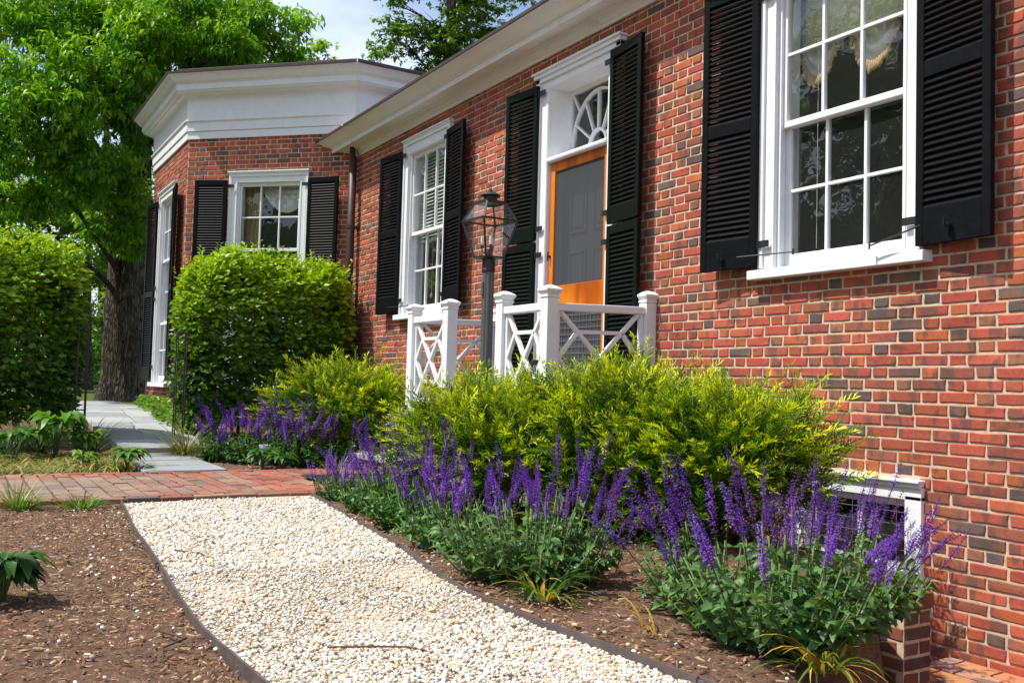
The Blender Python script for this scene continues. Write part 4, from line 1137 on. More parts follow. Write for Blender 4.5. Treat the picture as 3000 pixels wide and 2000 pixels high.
for (ya, yb, ln, off) in ((-.475, -.365, .208, 0.0), (-.360, -.250, .208, .10), (-.245, -.135, .208, .04), (-.130, -.016, .208, .12)):
    x = 8.94 - off
    while x < 10.9:
        a, b = max(x, 8.94), x + ln - .01
        if b - a > .04:
            V, F = brick_shape(a, b, ya + .004, yb - .004, 0.0, rw, .002, .06, 1)
            W = [(u, v, -.566 + o + rw.uniform(-.001, .001) + (v + .2) * .05) for u, o, v in V]
            add('brick', bricks_to_mesh('brick', [(W, F, light(rw), None, None)], M['brick']), LEDGE)
        x += ln
brick_box_face(LEDGE, 8.95, 10.9, -.46, -1.2, -.66, '-y', rw)

# white irrigation cap and black bar
cp = at(775, 1318, 8.85); m = MB()
m.lathe(cp[0], cp[1], [(.045, 0), (.045, cp[2] - .01), (.055, cp[2] - .008), (.055, cp[2] + .008), (.048, cp[2] + .01), (.048, cp[2] + .02), (.058, cp[2] + .022), (.058, cp[2] + .042), (.052, cp[2] + .05), (.01, cp[2] + .053)], 18)
tag(m.build('pipe_cap', M['plastic']), 'small white ridged plastic pipe cap among the far salvias', 'pipe cap')
m = MB(); m.bar((4.10, -1.16, .30), (4.20, -1.03, .60), .016, .03); m.bar((4.10, -1.16, .30), (4.09, -1.17, .0), .014, .014)
tag(m.build('iron_bar', M['iron'], bevel=.002), 'slim black iron bar leaning at the left porch corner post', 'bar')
# iron arch posts at the hedge gap
for (x, y, lab) in ((.75, -2.32, 'black iron lattice post at the near end of the right hedge'), (.70, -3.36, 'black iron lattice post at the end of the left hedge')):
    P_ = empty('trellis_post', (x, y, .1), lab, 'trellis post')
    for ddx in (-.05, .05):
        for ddy in (-.05, .05):
            m = MB(); m.box(x + ddx - .006, x + ddx + .006, y + ddy - .006, y + ddy + .006, .0, 1.32); m.build('upright', M['iron'], P_)
    for z in (.4, .7, 1.0, 1.3):
        m = MB(); m.box(x - .058, x + .058, y - .058, y - .048, z, z + .012); m.box(x - .058, x + .058, y + .048, y + .058, z, z + .012); m.box(x - .058, x - .048, y - .048, y + .048, z, z + .012); m.box(x + .048, x + .058, y - .048, y + .048, z, z + .012); m.build('crossbar', M['iron'], P_)
# ------------------------------------------------------------------ leaf templates (length along +y, face +z)
def leaf4(w=.5, droop=.12, fold=.10, bel=.45):
    v = np.array([(0, 0, 0), (-w / 2, bel, fold), (0, bel + .05, 0), (w / 2, bel, fold), (0, 1, -droop)], float)
    f = np.array([(0, 2, 1), (0, 3, 2), (1, 2, 4), (2, 3, 4)]); return v, f
def leaf8(w=.5, droop=.2, fold=.10):
    v = np.array([(0, 0, 0), (-w * .42, .28, fold * .9), (0, .28, .03), (w * .42, .28, fold * .9), (-w * .5, .58, fold * .5), (0, .6, .0), (w * .5, .58, fold * .5), (0, 1, -droop)], float)
    f = np.array([(0, 2, 1), (0, 3, 2), (1, 2, 4), (2, 5, 4), (2, 3, 5), (3, 6, 5), (4, 5, 7), (5, 6, 7)]); return v, f
def leaf_toothed(w=.5, droop=.25, fold=.10, st=6, seed=0):
    """ovate leaf with a wavy toothed edge"""
    r = random.Random(seed); v = [(0, 0, 0)]; f = []
    for i in range(1, st):
        t = i / st; ww = w / 2 * math.sin(math.pi * t ** .75) ** .8 * (1 + (.10 if i % 2 else -.08)); zc = .10 * math.sin(t * 2.6) - droop * t * t
        v += [(-ww, t + r.uniform(-.02, .02), zc + fold * ww * 2 + r.uniform(-.02, .03)), (0, t, zc), (ww, t + r.uniform(-.02, .02), zc + fold * ww * 2 + r.uniform(-.02, .03))]
    v.append((0, 1, .10 * math.sin(2.6) - droop)); n = len(v) - 1
    f += [(0, 2, 1), (0, 3, 2)]
    for i in range(st - 2):
        a = 1 + 3 * i; f += [(a, a + 1, a + 4), (a, a + 4, a + 3), (a + 1, a + 2, a + 5), (a + 1, a + 5, a + 4)]
    a = n - 3; f += [(a, a + 1, n), (a + 1, a + 2, n)]
    return np.array(v), np.array(f)
def leaf2(w=.4):
    v = np.array([(0, 0, 0), (-w / 2, .5, .06), (w / 2, .5, .06), (0, 1, -.1)], float); return v, np.array([(0, 3, 1), (0, 2, 3)])
def blade(seg=5, w=.02, arch=.6):
    """grass blade of unit length along y, arching over"""
    v = []; 
    for i in range(seg + 1):
        t = i / seg; ww = w * (1 - t ** 2.2) + .001
        ang = arch * t * 1.5; y = math.sin(ang) / (arch * 1.5) if arch else t; z = -(1 - math.cos(ang)) / (arch * 1.5) if arch else 0
        v += [(-ww / 2, y, z), (ww / 2, y, z)]
    f = []
    for i in range(seg): a = 2 * i; f += [(a, a + 1, a + 3), (a, a + 3, a + 2)]
    return np.array(v), np.array(f)

UPV = np.array([0, 0, 1.0])
def leaves_at(rg, pos, fwd, size, tpl, col, up=None, roll=.5, tipcol=None):
    n = len(pos); up = np.tile(UPV, (n, 1)) if up is None else up
    R_ = frames(fwd, up + rg.normal(0, roll, (n, 3)))
    tv, tf = tpl
    if tipcol is None: return scatter(tv, tf, pos, R_, size, col)
    t = np.clip(tv[:, 1], 0, 1); return scatter(tv, tf, pos, R_, size, col, t, tipcol)

# ------------------------------------------------------------------ hedges (clipped beech-like leaves)
def hedge(label, x0, x1, y0, y1, ztop, n, seed):
    rg = np.random.default_rng(seed); g0 = float(gz((x0 + x1) / 2))
    root = empty('hedge', ((x0 + x1) / 2, (y0 + y1) / 2, g0), label, 'hedge', 'clipped garden hedges')
    # surface points of a bulging box; denser near the faces
    pts = rg.uniform(0, 1, (n, 3)); side = rg.random(n)
    fx = np.where(side < .42, 1 - rg.random(n) ** 2 * .22, np.where(side < .50, rg.random(n) ** 2 * .25, pts[:, 0]))
    fy = np.where((side >= .50) & (side < .60), rg.random(n) ** 2 * .10, np.where((side >= .60) & (side < .70), 1 - rg.random(n) ** 2 * .10, pts[:, 1]))
    fz = np.where((side >= .70) & (side < .93), 1 - rg.random(n) ** 2 * .14, pts[:, 2])
    cx, cy = (x0 + x1) / 2, (y0 + y1) / 2
    zb = g0 + .20
    q3 = np.stack([fx, fy, fz], -1) * 2 - 1
    yl = (y1 - y0) / (x1 - x0)
    nrm5 = (np.abs(q3[:, 0]) ** 3.4 + np.abs(np.sign(q3[:, 1]) * np.clip(1 - (1 - np.abs(q3[:, 1])) * yl, 0, 1)) ** 3.4 + np.abs(q3[:, 2]) ** 3.4) ** (1 / 3.4)
    big = np.maximum(np.maximum(np.abs(q3[:, 0]), np.clip(1 - (1 - np.abs(q3[:, 1])) * yl, 0, 1)), np.abs(q3[:, 2]))
    rnd = np.where(nrm5 > 0, big / np.maximum(nrm5, 1e-6), 1)
    low = np.where(q3[:, 2] < 0, 1, rnd)
    X = cx + q3[:, 0] * (x1 - x0) / 2 * rnd * (1 - .10 * (fz < .15)); Y = cy + (q3[:, 1] * (y1 - y0) / 2) * (1 - (1 - rnd) / yl)
    Z = zb + fz * (ztop - zb) - (1 - rnd) * (ztop - zb) * .45 * (q3[:, 2] > 0)
    Z = Z + (.07 * np.sin(Y * 4 + X * 3) + .05 * np.sin(Y * 11 + 1) + rg.normal(0, .04, n)) * fz
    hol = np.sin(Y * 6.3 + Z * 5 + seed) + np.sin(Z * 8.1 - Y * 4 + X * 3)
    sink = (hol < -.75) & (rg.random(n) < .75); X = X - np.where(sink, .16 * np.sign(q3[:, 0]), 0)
    lump = .10 * np.sin(Y * 7 + Z * 4) + .07 * np.sin(Z * 9 - Y * 3); X = X + lump * (fx - .4)
    pos = np.stack([X, Y, Z], -1)
    out = np.stack([(fx - .5) * 2 * (side < .5), (fy - .5) * 2, (fz - .4) * 1.1 + (side > .7) * .5], -1)
    # shoots: leaves in little flat rows along a shoot direction
    sh = out + rg.normal(0, .55, (n, 3)); sh[:, 2] -= .10; sh /= np.linalg.norm(sh, axis=1, keepdims=True) + 1e-9
    P, Dd, TT = [], [], []
    lat = np.cross(sh, UPV); lat /= np.linalg.norm(lat, axis=1, keepdims=True) + 1e-9
    for k in range(4):
        s = -1 if k % 2 else 1
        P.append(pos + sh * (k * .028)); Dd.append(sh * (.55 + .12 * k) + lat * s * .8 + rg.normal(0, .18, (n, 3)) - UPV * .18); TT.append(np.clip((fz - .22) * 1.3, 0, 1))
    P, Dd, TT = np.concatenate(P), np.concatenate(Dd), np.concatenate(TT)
    N = len(P); fresh_lit = np.clip((TT ** 1.5 * .80 + .06) * np.tile(np.where(sink, .25, 1.0), 4) + rg.normal(0, .17, N), 0, 1)[:, None]  # sunlit top, shaded base and hollows are put into the leaf colour
    col = np.array([(.026, .098, .007)]) * (1 - fresh_lit) + np.array([(.37, .56, .014)]) * fresh_lit
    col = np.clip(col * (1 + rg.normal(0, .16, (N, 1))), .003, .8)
    size = rg.uniform(.055, .112, N)
    upn = np.tile(out * [1.0, 1.0, .3], (4, 1)) * .9 + UPV * .55
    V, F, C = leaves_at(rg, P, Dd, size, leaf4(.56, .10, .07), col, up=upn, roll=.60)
    # upright feathery new shoots on top
    q = 420; Y2 = rg.uniform(y0 + .05, y1 - .05, q); X2 = rg.uniform(x0 + .1, x1 - .02, q); L2 = rg.uniform(.06, .30, q) * rg.random(q) ** .5 + .04
    PP, DD, SS = [], [], []
    lean = np.stack([rg.normal(.20, .3, q), rg.normal(0, .3, q), np.ones(q)], -1)
    for k in range(9):
        t = k / 8
        PP.append(np.stack([X2, Y2, ztop - .06 - .30 * (np.abs((Y2 - cy) / (y1 - y0) * 2) ** 6) - .22 * np.abs((X2 - cx) / (x1 - x0) * 2) ** 3], -1) + lean * (L2 * t)[:, None]); a = rg.uniform(0, 2 * math.pi, q)
        DD.append(np.stack([np.cos(a), np.sin(a), np.full(q, .75)], -1)); SS.append(rg.uniform(.055, .09, q) * (1 - .3 * t))
    PP, DD, SS = map(np.concatenate, (PP, DD, SS))
    c2 = vary(rg, (.31, .47, .014), len(PP), .14, .06)
    V2, F2, C2 = leaves_at(rg, PP, DD, SS, leaf4(.45, .10, .10), c2, roll=.4)
    V, F, C = join([(V, F, C), (V2, F2, C2)])
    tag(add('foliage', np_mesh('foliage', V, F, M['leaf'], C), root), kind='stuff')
    # inner twigs and stems
    st = MB(); r = random.Random(seed)
    for k in range(7):
        y = y0 + (y1 - y0) * (k + .5) / 7; x = cx + r.uniform(-.1, .1)
        s_ = MB(); s_.tube([(x, y, g0 - .05), (x + r.uniform(-.03, .03), y, g0 + .5), (x + r.uniform(-.1, .1), y + r.uniform(-.1, .1), g0 + 1.2), (x + r.uniform(-.2, .2), y + r.uniform(-.2, .2), ztop - .2)], [.022, .018, .012, .005], 7); s_.build('stem', M['twig'], root, smooth=True)
    return root
hedge('tall clipped green hedge against the bay, right of the stone walk', -.35, .72, -2.22, -.16, 2.24, 6400, 31)
hedge('tall clipped green hedge cut by the left picture edge', -.45, .78, -6.1, -3.36, 2.28, 7600, 32)

# ------------------------------------------------------------------ yews
def yew_sprig(rg, nn=22, L=1.0):
    """unit-length shoot along y with two-ranked needles; t mixes old and new growth"""
    V, F, T = [], [], []
    for i in range(nn):
        t = (i + .5) / nn; s = 1 if i % 2 else -1
        bx, by, bz = 0, t * L, .10 * math.sin(t * 2.2) - .12 * t * t
        ln = .29 * (1 - .35 * t) * rg.uniform(.8, 1.15); az = rg.uniform(.6, 1.15) * s; el = rg.uniform(-.15, .75)
        if i > nn - 6: az *= .5
        d = np.array([math.sin(az) * math.cos(el), math.cos(az) * math.cos(el), math.sin(el)]); side = np.cross(d, [0, 0, 1.0]); side /= np.linalg.norm(side)
        w = .021; b = np.array([bx, by, bz]); tip = b + d * ln + np.array([0, 0, -.025]); mid = b + d * ln * .5 + np.array([0, 0, .012])
        o = len(V); V += [b, mid + side * w, tip, mid - side * w]; F += [(o, o + 1, o + 2), (o, o + 2, o + 3)]; T += [t, t, min(1, t + .12), t]
    o = len(V); w = .008
    V += [np.array([-w, -.15, -.03]), np.array([w, -.15, -.03]), np.array([w * .5, .9, .03]), np.array([-w * .5, .9, .03])]; F += [(o, o + 1, o + 2), (o, o + 2, o + 3)]; T += [0, 0, .7, .7]
    return np.array(V), np.array(F), np.clip(np.array(T), 0, 1)
SPR = [yew_sprig(np.random.default_rng(100 + k)) for k in range(6)]
def yew(label, c, rad, n, seed, size=.135, lean=(0, 0), fresh_lit=1.0, ground=None):
    rg = np.random.default_rng(seed); g = float(gz(c[0])) if ground is None else ground
    root = empty('yew_shrub', (c[0], c[1], g), label, 'shrub', 'spreading yew shrubs')
    parts = []
    rx, ry, rz = rad
    for shell, (frac, lo, hi) in enumerate(((.60, .82, 1.04), (.33, .55, .86), (.07, 1.02, 1.18))):
        k = int(n * frac); u = rand_unit(rg, k); u[:, 2] = np.where(rg.random(k) < .40, -np.abs(u[:, 2]) * .8, np.abs(u[:, 2]))
        u /= np.linalg.norm(u, axis=1, keepdims=True)
        r = rg.uniform(lo, hi, k)
        ph = np.arctan2(u[:, 1], u[:, 0]); r = r * (1 + .10 * np.sin(ph * 3 + seed) + .07 * np.sin(ph * 7 + u[:, 2] * 6 + seed) + .05 * np.sin(u[:, 2] * 13 + ph * 5))
        pos = np.stack([c[0] + u[:, 0] * r * rx, c[1] + u[:, 1] * r * ry, g + .10 + rz * .42 + u[:, 2] * r * rz * .56], -1)
        pos[:, :2] += np.array(lean) * (pos[:, 2:3] - g)
        pos[:, 2] = np.maximum(pos[:, 2], g + .03); pos[:, 1] = np.minimum(pos[:, 1], -.10)
        d = u * [1, 1, .7] + np.array([0, 0, .45]) + rg.normal(0, .42, (k, 3))
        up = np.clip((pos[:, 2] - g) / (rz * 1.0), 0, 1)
        fr_ = np.clip(((up * 1.75 - .62) * (.62 + .38 * np.sin(ph * 4 + u[:, 2] * 9 + seed * 2))) * fresh_lit + .12 + rg.normal(0, .30, k), 0, 1) * (1.0 if shell != 1 else .35)  # new-growth tone; shade of low and inner sprigs is painted into it
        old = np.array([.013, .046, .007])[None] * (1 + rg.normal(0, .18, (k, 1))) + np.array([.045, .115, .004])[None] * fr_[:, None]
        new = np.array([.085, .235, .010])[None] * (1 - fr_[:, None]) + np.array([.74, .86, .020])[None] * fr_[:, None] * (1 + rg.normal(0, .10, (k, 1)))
        sz = size * rg.uniform(.75, 1.25, k) * (1.25 if shell == 2 else 1.0)
        which = rg.integers(0, len(SPR), k)
        for q in range(len(SPR)):
            s = which == q
            if s.any():
                tv, tf, tt = SPR[q]
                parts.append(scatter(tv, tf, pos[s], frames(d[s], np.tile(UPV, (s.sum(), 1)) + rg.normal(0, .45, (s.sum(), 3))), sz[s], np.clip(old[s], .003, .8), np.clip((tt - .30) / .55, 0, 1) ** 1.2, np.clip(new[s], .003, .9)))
    nl = 46; u = rand_unit(rg, nl); u[:, 2] = np.abs(u[:, 2]) * .9 + .25; u /= np.linalg.norm(u, axis=1, keepdims=True)
    b0 = np.stack([c[0] + u[:, 0] * rx * .9, c[1] + u[:, 1] * ry * .9, g + .10 + rz * .42 + u[:, 2] * rz * .52], -1); b0[:, :2] += np.array(lean) * (b0[:, 2:3] - g); b0[:, 1] = np.minimum(b0[:, 1], -.12)
    dv = u * [.55, .55, .2] + [0, 0, .9] + rg.normal(0, .15, (nl, 3)); dv /= np.linalg.norm(dv, axis=1, keepdims=True); ln_ = rg.uniform(.06, .20, nl)
    for k in range(5):
        pp = b0 + dv * (ln_ * k / 4)[:, None]; dd = dv + rg.normal(0, .45 if k < 4 else .1, (nl, 3)) * [1, 1, .3]; tv, tf, tt = SPR[k]
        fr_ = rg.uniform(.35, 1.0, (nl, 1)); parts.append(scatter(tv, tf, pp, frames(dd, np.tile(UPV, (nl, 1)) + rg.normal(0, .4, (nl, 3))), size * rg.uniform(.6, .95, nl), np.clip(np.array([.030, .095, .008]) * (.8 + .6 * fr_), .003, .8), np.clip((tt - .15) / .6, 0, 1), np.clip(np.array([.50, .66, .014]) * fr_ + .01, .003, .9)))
    V, F, C = join(parts)
    tag(add('foliage', np_mesh('foliage', V, F, M['needle'], C), root), kind='stuff')
    rr_ = random.Random(seed)
    for k in range(16):
        a = rr_.uniform(0, 2 * math.pi); e = rr_.uniform(.35, 1.1); q = .82
        tip = np.array([c[0] + math.cos(a) * math.cos(e) * rx * q, min(c[1] + math.sin(a) * math.cos(e) * ry * q, -.15), g + .1 + rz * .42 + math.sin(e) * rz * .5]); b = np.array([c[0] + rr_.uniform(-.06, .06), c[1] + rr_.uniform(-.06, .06), g - .05])
        mid = b * .45 + tip * .55 + np.array([0, 0, -.06]); s_ = MB(); s_.tube([b, mid, tip], [.012, .008, .003], 5); s_.build('branch', M['twig'], root, smooth=True)
    return root
yew('spreading yellow-green yew in front of the lamp post', (7.02, -1.74), (.58, .54, .60), 2200, 41, size=.175)
yew('spreading yellow-green yew before the porch side railing', (7.62, -1.14), (.62, .60, .72), 2500, 42, size=.175, lean=(-.05, -.05))
yew('rightmost yew with long shoots reaching along the brick wall', (8.10, -1.04), (.52, .50, .62), 2100, 43, size=.17, lean=(.16, .10), fresh_lit=.9)
yew('rounded yellow-green yew between the hedge and the left porch corner', (2.95, -1.12), (.78, .64, .78), 2000, 44, size=.19)

# ------------------------------------------------------------------ salvias
def spike_mesh(seed, L, bloom, tone):
    rg = np.random.default_rng(seed); V, F, C = [], [], []; o = 0
    bend = rg.normal(0, .10, 2)
    def axis(t): return np.array([bend[0] * t * t * L, bend[1] * t * t * L, t * L])
    # stem
    st = 6
    for i in range(st + 1):
        p = axis(i / st); w = .0028 * (1 - .6 * i / st)
        for k in range(3): a = 2 * math.pi * k / 3; V.append(p + np.array([math.cos(a) * w, math.sin(a) * w, 0])); C.append((.10, .13, .04) if i < st * .5 else (.09, .05, .10))
    for i in range(st):
        for k in range(3): a = i * 3 + k; b = i * 3 + (k + 1) % 3; F += [(a, b, b + 3), (a, b + 3, a + 3)]
    t0 = 1 - bloom; nw = int(bloom * L / .0125)
    for w in range(nw):
        t = t0 + (1 - t0) * w / nw; p = axis(t); s = .0150 * (1 - .62 * (w / nw) ** 1.6) * (1.0 if w > 1 else .7); n = 7
        for k in range(n):
            a = 2 * math.pi * (k + .5 * (w % 2)) / n + rg.normal(0, .25); d = np.array([math.cos(a), math.sin(a), rg.uniform(-.1, .55)]); sd = np.array([-math.sin(a), math.cos(a), 0]); q = s * rg.uniform(.8, 1.25)
            c = np.array(tone) * rg.uniform(.6, 1.45) * np.array([1 + .25 * (1 - w / nw), 1, 1]); base = p + d * .003
            i0 = len(V); cal = np.array((.045, .022, .06)) if rg.random() < .75 else np.array((.06, .09, .03))
            V += [base, base + d * q * .55 + sd * q * .28, base + d * q, base + d * q * .55 - sd * q * .28, base + d * q * .9 - np.array([0, 0, q * .45])]
            C += [cal, c, c * 1.15, c, c * .9]; F += [(i0, i0 + 1, i0 + 2), (i0, i0 + 2, i0 + 3), (i0 + 1, i0 + 4, i0 + 3)]
    # spent calyces below the bloom
    for w in range(int(max(0, t0 - .35) * L / .022)):
        t = .35 + (t0 - .35) * w / max(1, int((t0 - .35) * L / .022)); p = axis(t)
        for k in range(4):
            a = rg.uniform(0, 6.28); d = np.array([math.cos(a), math.sin(a), .3]); q = .011; sd = np.array([-math.sin(a), math.cos(a), 0]); i0 = len(V)
            V += [p, p + d * q * .6 + sd * q * .35, p + d * q, p + d * q * .6 - sd * q * .35]; C += [(.10, .13, .05)] * 4; F += [(i0, i0 + 1, i0 + 2), (i0, i0 + 2, i0 + 3)]
    return np_mesh('flower_spike', np.array(V), np.array(F), M['petal'], np.array(C))
TONES = [(.21, .070, .56), (.26, .10, .60), (.155, .052, .42), (.32, .19, .66)]
SPK = [spike_mesh(200 + k, 1.0 * l, b, TONES[k % 3]) for k, (l, b) in enumerate(((.42, .52), (.36, .60), (.46, .45), (.40, .55), (.34, .62), (.44, .40), (.38, .5)))]
SPK += [spike_mesh(240 + k, .38, .30 + .08 * k, t) for k, t in enumerate(((.24, .14, .46), (.17, .075, .26), (.28, .13, .55)))]
SPK_PALE = [spike_mesh(300 + k, .30, .5, TONES[3]) for k in range(3)]
def salvia(label, c, spikes, seed, rad=.25, h=.30, leafn=130, leaf=.085, pale=False, lean=.45, zscale=1.0, dirb=(0, 0), green=(.088, .185, .052), spread=None, thick=1.0):
    rg = np.random.default_rng(seed); g = float(gz(c[0])) - .01
    root = empty('salvia_plant', (c[0], c[1], g), label, 'flower', 'purple salvias in the beds')
    r0 = random.Random(seed); sp = rad if spread is None else spread
    M.setdefault('stem', simple('green_stem', (.10, .17, .045), .6, .3, .2))
    lib = SPK_PALE if pale else SPK
    ext = max(6, int(spikes * .9)); base = np.array([c[0], c[1], g]); sm = MB(); P_, D_, S_ = [], [], []
    for k in range(spikes + ext):
        t = r0.uniform(0, 6.28); q = sp * math.sqrt(r0.random()); hh = h * (r0.uniform(.62, 1.1) if k < spikes else r0.uniform(.35, .95)) * (1 - .35 * (q / sp) ** 2)
        foot = base + np.array([math.cos(t) * q * .25, math.sin(t) * q * .25, -.02]); tip = base + np.array([math.cos(t) * q, math.sin(t) * q, hh]); mid = foot * .5 + tip * .5 + np.array([0, 0, -.02])
        mid[:2] += np.array([math.cos(t), math.sin(t)]) * q * .12
        sm.tube([foot, mid, tip], [.0045, .004, .0028], 5)
        nn = max(3, int(leafn / (spikes + ext) / 2))
        for j in range(nn):
            s = .12 + .86 * (j + r0.random() * .6) / nn; pt = (1 - s) ** 2 * foot + 2 * s * (1 - s) * mid + s * s * tip; a = r0.uniform(0, 6.28)
            for e in (0, math.pi):
                P_.append(pt); D_.append((math.cos(a + e) + .5 * math.cos(t), math.sin(a + e) + .5 * math.sin(t), r0.uniform(-.35, .55))); S_.append(leaf * r0.uniform(.65, 1.25) * (1.15 - .55 * s))
        if k < spikes:
            o = bpy.data.objects.new('flower_spike', r0.choice(lib)); COL.objects.link(o); o.parent = root
            tl = lean * q / max(sp, .01) * r0.uniform(.3, 1.15); ax = Vector((-math.sin(t), math.cos(t), 0)); zs = zscale * r0.uniform(.62, 1.12); th_ = r0.uniform(.95, 1.3) * thick
            lo = tip - base; d0 = (Matrix.Rotation(tl, 4, ax) @ Matrix.Rotation(dirb[0], 4, 'Y') @ Matrix.Rotation(dirb[1], 4, 'X'))
            o.matrix_basis = Matrix.Translation(Vector(lo) - (d0 @ Vector((0, 0, .12 * zs)))) @ d0 @ Matrix.Rotation(r0.uniform(0, 6.28), 4, 'Z') @ Matrix.Diagonal((th_ * zs, th_ * zs, zs, 1))
    P_, D_, S_ = np.array(P_), np.array(D_), np.array(S_); n = len(P_)
    col = vary(rg, green, n, .24, .10)
    V, F, C = leaves_at(rg, P_, D_, S_, leaf_toothed(.52, .30, .22, seed=seed), col, roll=.5, tipcol=col * 1.15)
    tag(add('foliage', np_mesh('foliage', V, F, M['leaf'], C, smooth=True), root), kind='stuff')
    sm.build('stems', M['stem'], root, smooth=True)
    return root
# near group beside the gravel
salvia('near purple salvia with many leaning spikes beside the steel edging', (8.66, -2.48), 64, 51, .40, .36, 1500, .070, lean=.72, dirb=(-.20, 0), spread=.42, zscale=.90)
salvia('large purple salvia in front of the basement window', (9.84, -2.26), 42, 52, .38, .38, 1300, .072, lean=.62, spread=.38, zscale=.92)
salvia('purple salvia with long leaning spikes left of the large ones', (9.42, -2.14), 22, 58, .28, .34, 620, .068, lean=.75, dirb=(-.22, 0), spread=.30, zscale=.95)
salvia('large purple salvia with arching spikes at the brick retaining wall', (9.74, -1.84), 30, 53, .34, .34, 850, .072, lean=.75, dirb=(.06, 0), spread=.30, zscale=.90)
# middle group between path and yews
salvia('purple salvia joining the near one to the middle group', (7.82, -2.40), 34, 59, .32, .32, 620, .07, lean=.6, dirb=(-.12, 0), zscale=.9)
salvia('purple salvia beside the bottom porch step', (6.12, -1.95), 44, 54, .28, .32, 520, .066, zscale=1.0, thick=1.15)
salvia('pale lilac salvia at the corner of brick path and gravel', (5.92, -2.28), 34, 55, .25, .22, 560, .042, pale=True, zscale=.85, thick=1.2, green=(.065, .14, .03))
salvia('purple salvia between the pale lilac salvia and the near one', (6.62, -2.25), 34, 56, .30, .30, 560, .07, zscale=.95, thick=1.1, green=(.045, .15, .02))
salvia('leafy purple salvia with few spikes behind the steel edging', (7.25, -2.36), 30, 57, .32, .30, 560, .07, zscale=.92, lean=.6, dirb=(-.1, 0), thick=1.1, green=(.045, .15, .02))
# far row on the other side of the brick path
for k, (px, py, Z, ns, lab) in enumerate(((655, 1330, 9.25, 18, 'leftmost far purple salvia beside the grassy clump'), (735, 1335, 9.1, 26, 'far purple salvia left of the white pipe cap'), (815, 1340, 9.0, 26, 'far purple salvia right of the white pipe cap'), (895, 1345, 8.9, 26, 'far purple salvia in front of the rounded yew'), (975, 1350, 8.8, 15, 'rightmost far purple salvia near the porch step'))):
    p = at(px, py, Z); salvia(lab, (p[0], p[1]), ns, 60 + k, .32, .36, 520, .075, lean=.35, zscale=1.1, thick=1.45, green=(.055, .155, .025))

# ------------------------------------------------------------------ broad-leaved perennials: every leaf a part
def perennial(name, label, c, nleaf, seed, L, h, green, up=.6, w=.42, group=None, cat='plant', lobes=1):
    r = random.Random(seed); g = float(gz(c[0])) - .01
    root = empty(name, (c[0], c[1], g), label, cat, group)
    tv, tf = leaf_toothed(w, .22, .12, 7, seed); rg = np.random.default_rng(seed)
    mes = [np_mesh('leaf', tv * [1, 1, 1.0 + .5 * k], tf, M['leaf'], np.tile(np.clip(np.array(green) * (.75 + .28 * k), .003, .8), (len(tv), 1)), smooth=True) for k in range(3)]
    M.setdefault('stem', simple('green_stem', (.10, .17, .045), .6, .3, .2))
    sm = MB()
    for k in range(nleaf):
        a = 2 * math.pi * k / nleaf * 2.4 + r.uniform(-.3, .3); q = h * r.uniform(.55, 1.0); rad = r.uniform(.1, .6) * L
        tip = Vector((math.cos(a) * rad, math.sin(a) * rad, q)); sm.tube([(c[0], c[1], g), (c[0] + tip.x * .5, c[1] + tip.y * .5, g + q * .7), (c[0] + tip.x, c[1] + tip.y, g + q)], [.004, .0035, .003], 5)
        for j in range(lobes):
            b = a + (j - (lobes - 1) / 2) * .62
            d = np.array([[math.cos(b), math.sin(b), r.uniform(-.45, .40) * (1.2 - up)]])
            R3 = frames(d, np.array([[r.uniform(-.2, .2), r.uniform(-.2, .2), 1.0]]))[0]; s = L * r.uniform(.75, 1.15)
            o = bpy.data.objects.new('leaf', r.choice(mes)); COL.objects.link(o); o.parent = root
            mt = Matrix([[R3[i][j2] * s for j2 in range(3)] + [tip[i]] for i in range(3)] + [[0, 0, 0, 1]]); o.matrix_basis = mt
    sm.build('stems', M['stem'], root, smooth=True)
    return root
p = at(20, 1700, 3.45)
perennial('hellebore', 'dark glossy hellebore cut off at the lower left edge', (8.28, -4.42), 26, 71, .12, .17, (.040, .115, .022), w=.36, lobes=3, group='hellebores')
p = at(160, 1340, 8.6); perennial('hellebore', 'broad-leaved light green hellebore before the left hedge', (p[0], p[1]), 17, 72, .21, .42, (.085, .21, .02), w=.40, lobes=3, group='hellebores')
p = at(40, 1370, 8.3); perennial('hellebore', 'broad-leaved hellebore at the left edge behind the brick path', (p[0], p[1]), 12, 76, .20, .30, (.060, .17, .02), w=.42, lobes=2, group='hellebores')
p = at(370, 1385, 7.95); perennial('hellebore', 'small light green hellebore beside the first stone slab', (p[0], p[1]), 16, 73, .13, .20, (.085, .20, .022), w=.40, lobes=3, group='hellebores')
p = at(690, 1385, 8.15); perennial('broad_leaf_plant', 'low broad-leaved plant at the edge of the far salvias', (at(770, 1350, 8.55)[0], at(770, 1350, 8.55)[1]), 22, 74, .12, .17, (.040, .12, .016), lobes=2)
perennial('broad_leaf_plant', 'low toothed plant under the far salvias by the brick path', (3.72, -2.02), 16, 75, .12, .14, (.040, .12, .016), lobes=2)
perennial('seedling', 'tiny green seedling in the mulch behind the near edging', (8.98, -2.70), 8, 77, .028, .05, (.10, .26, .03), lobes=2)

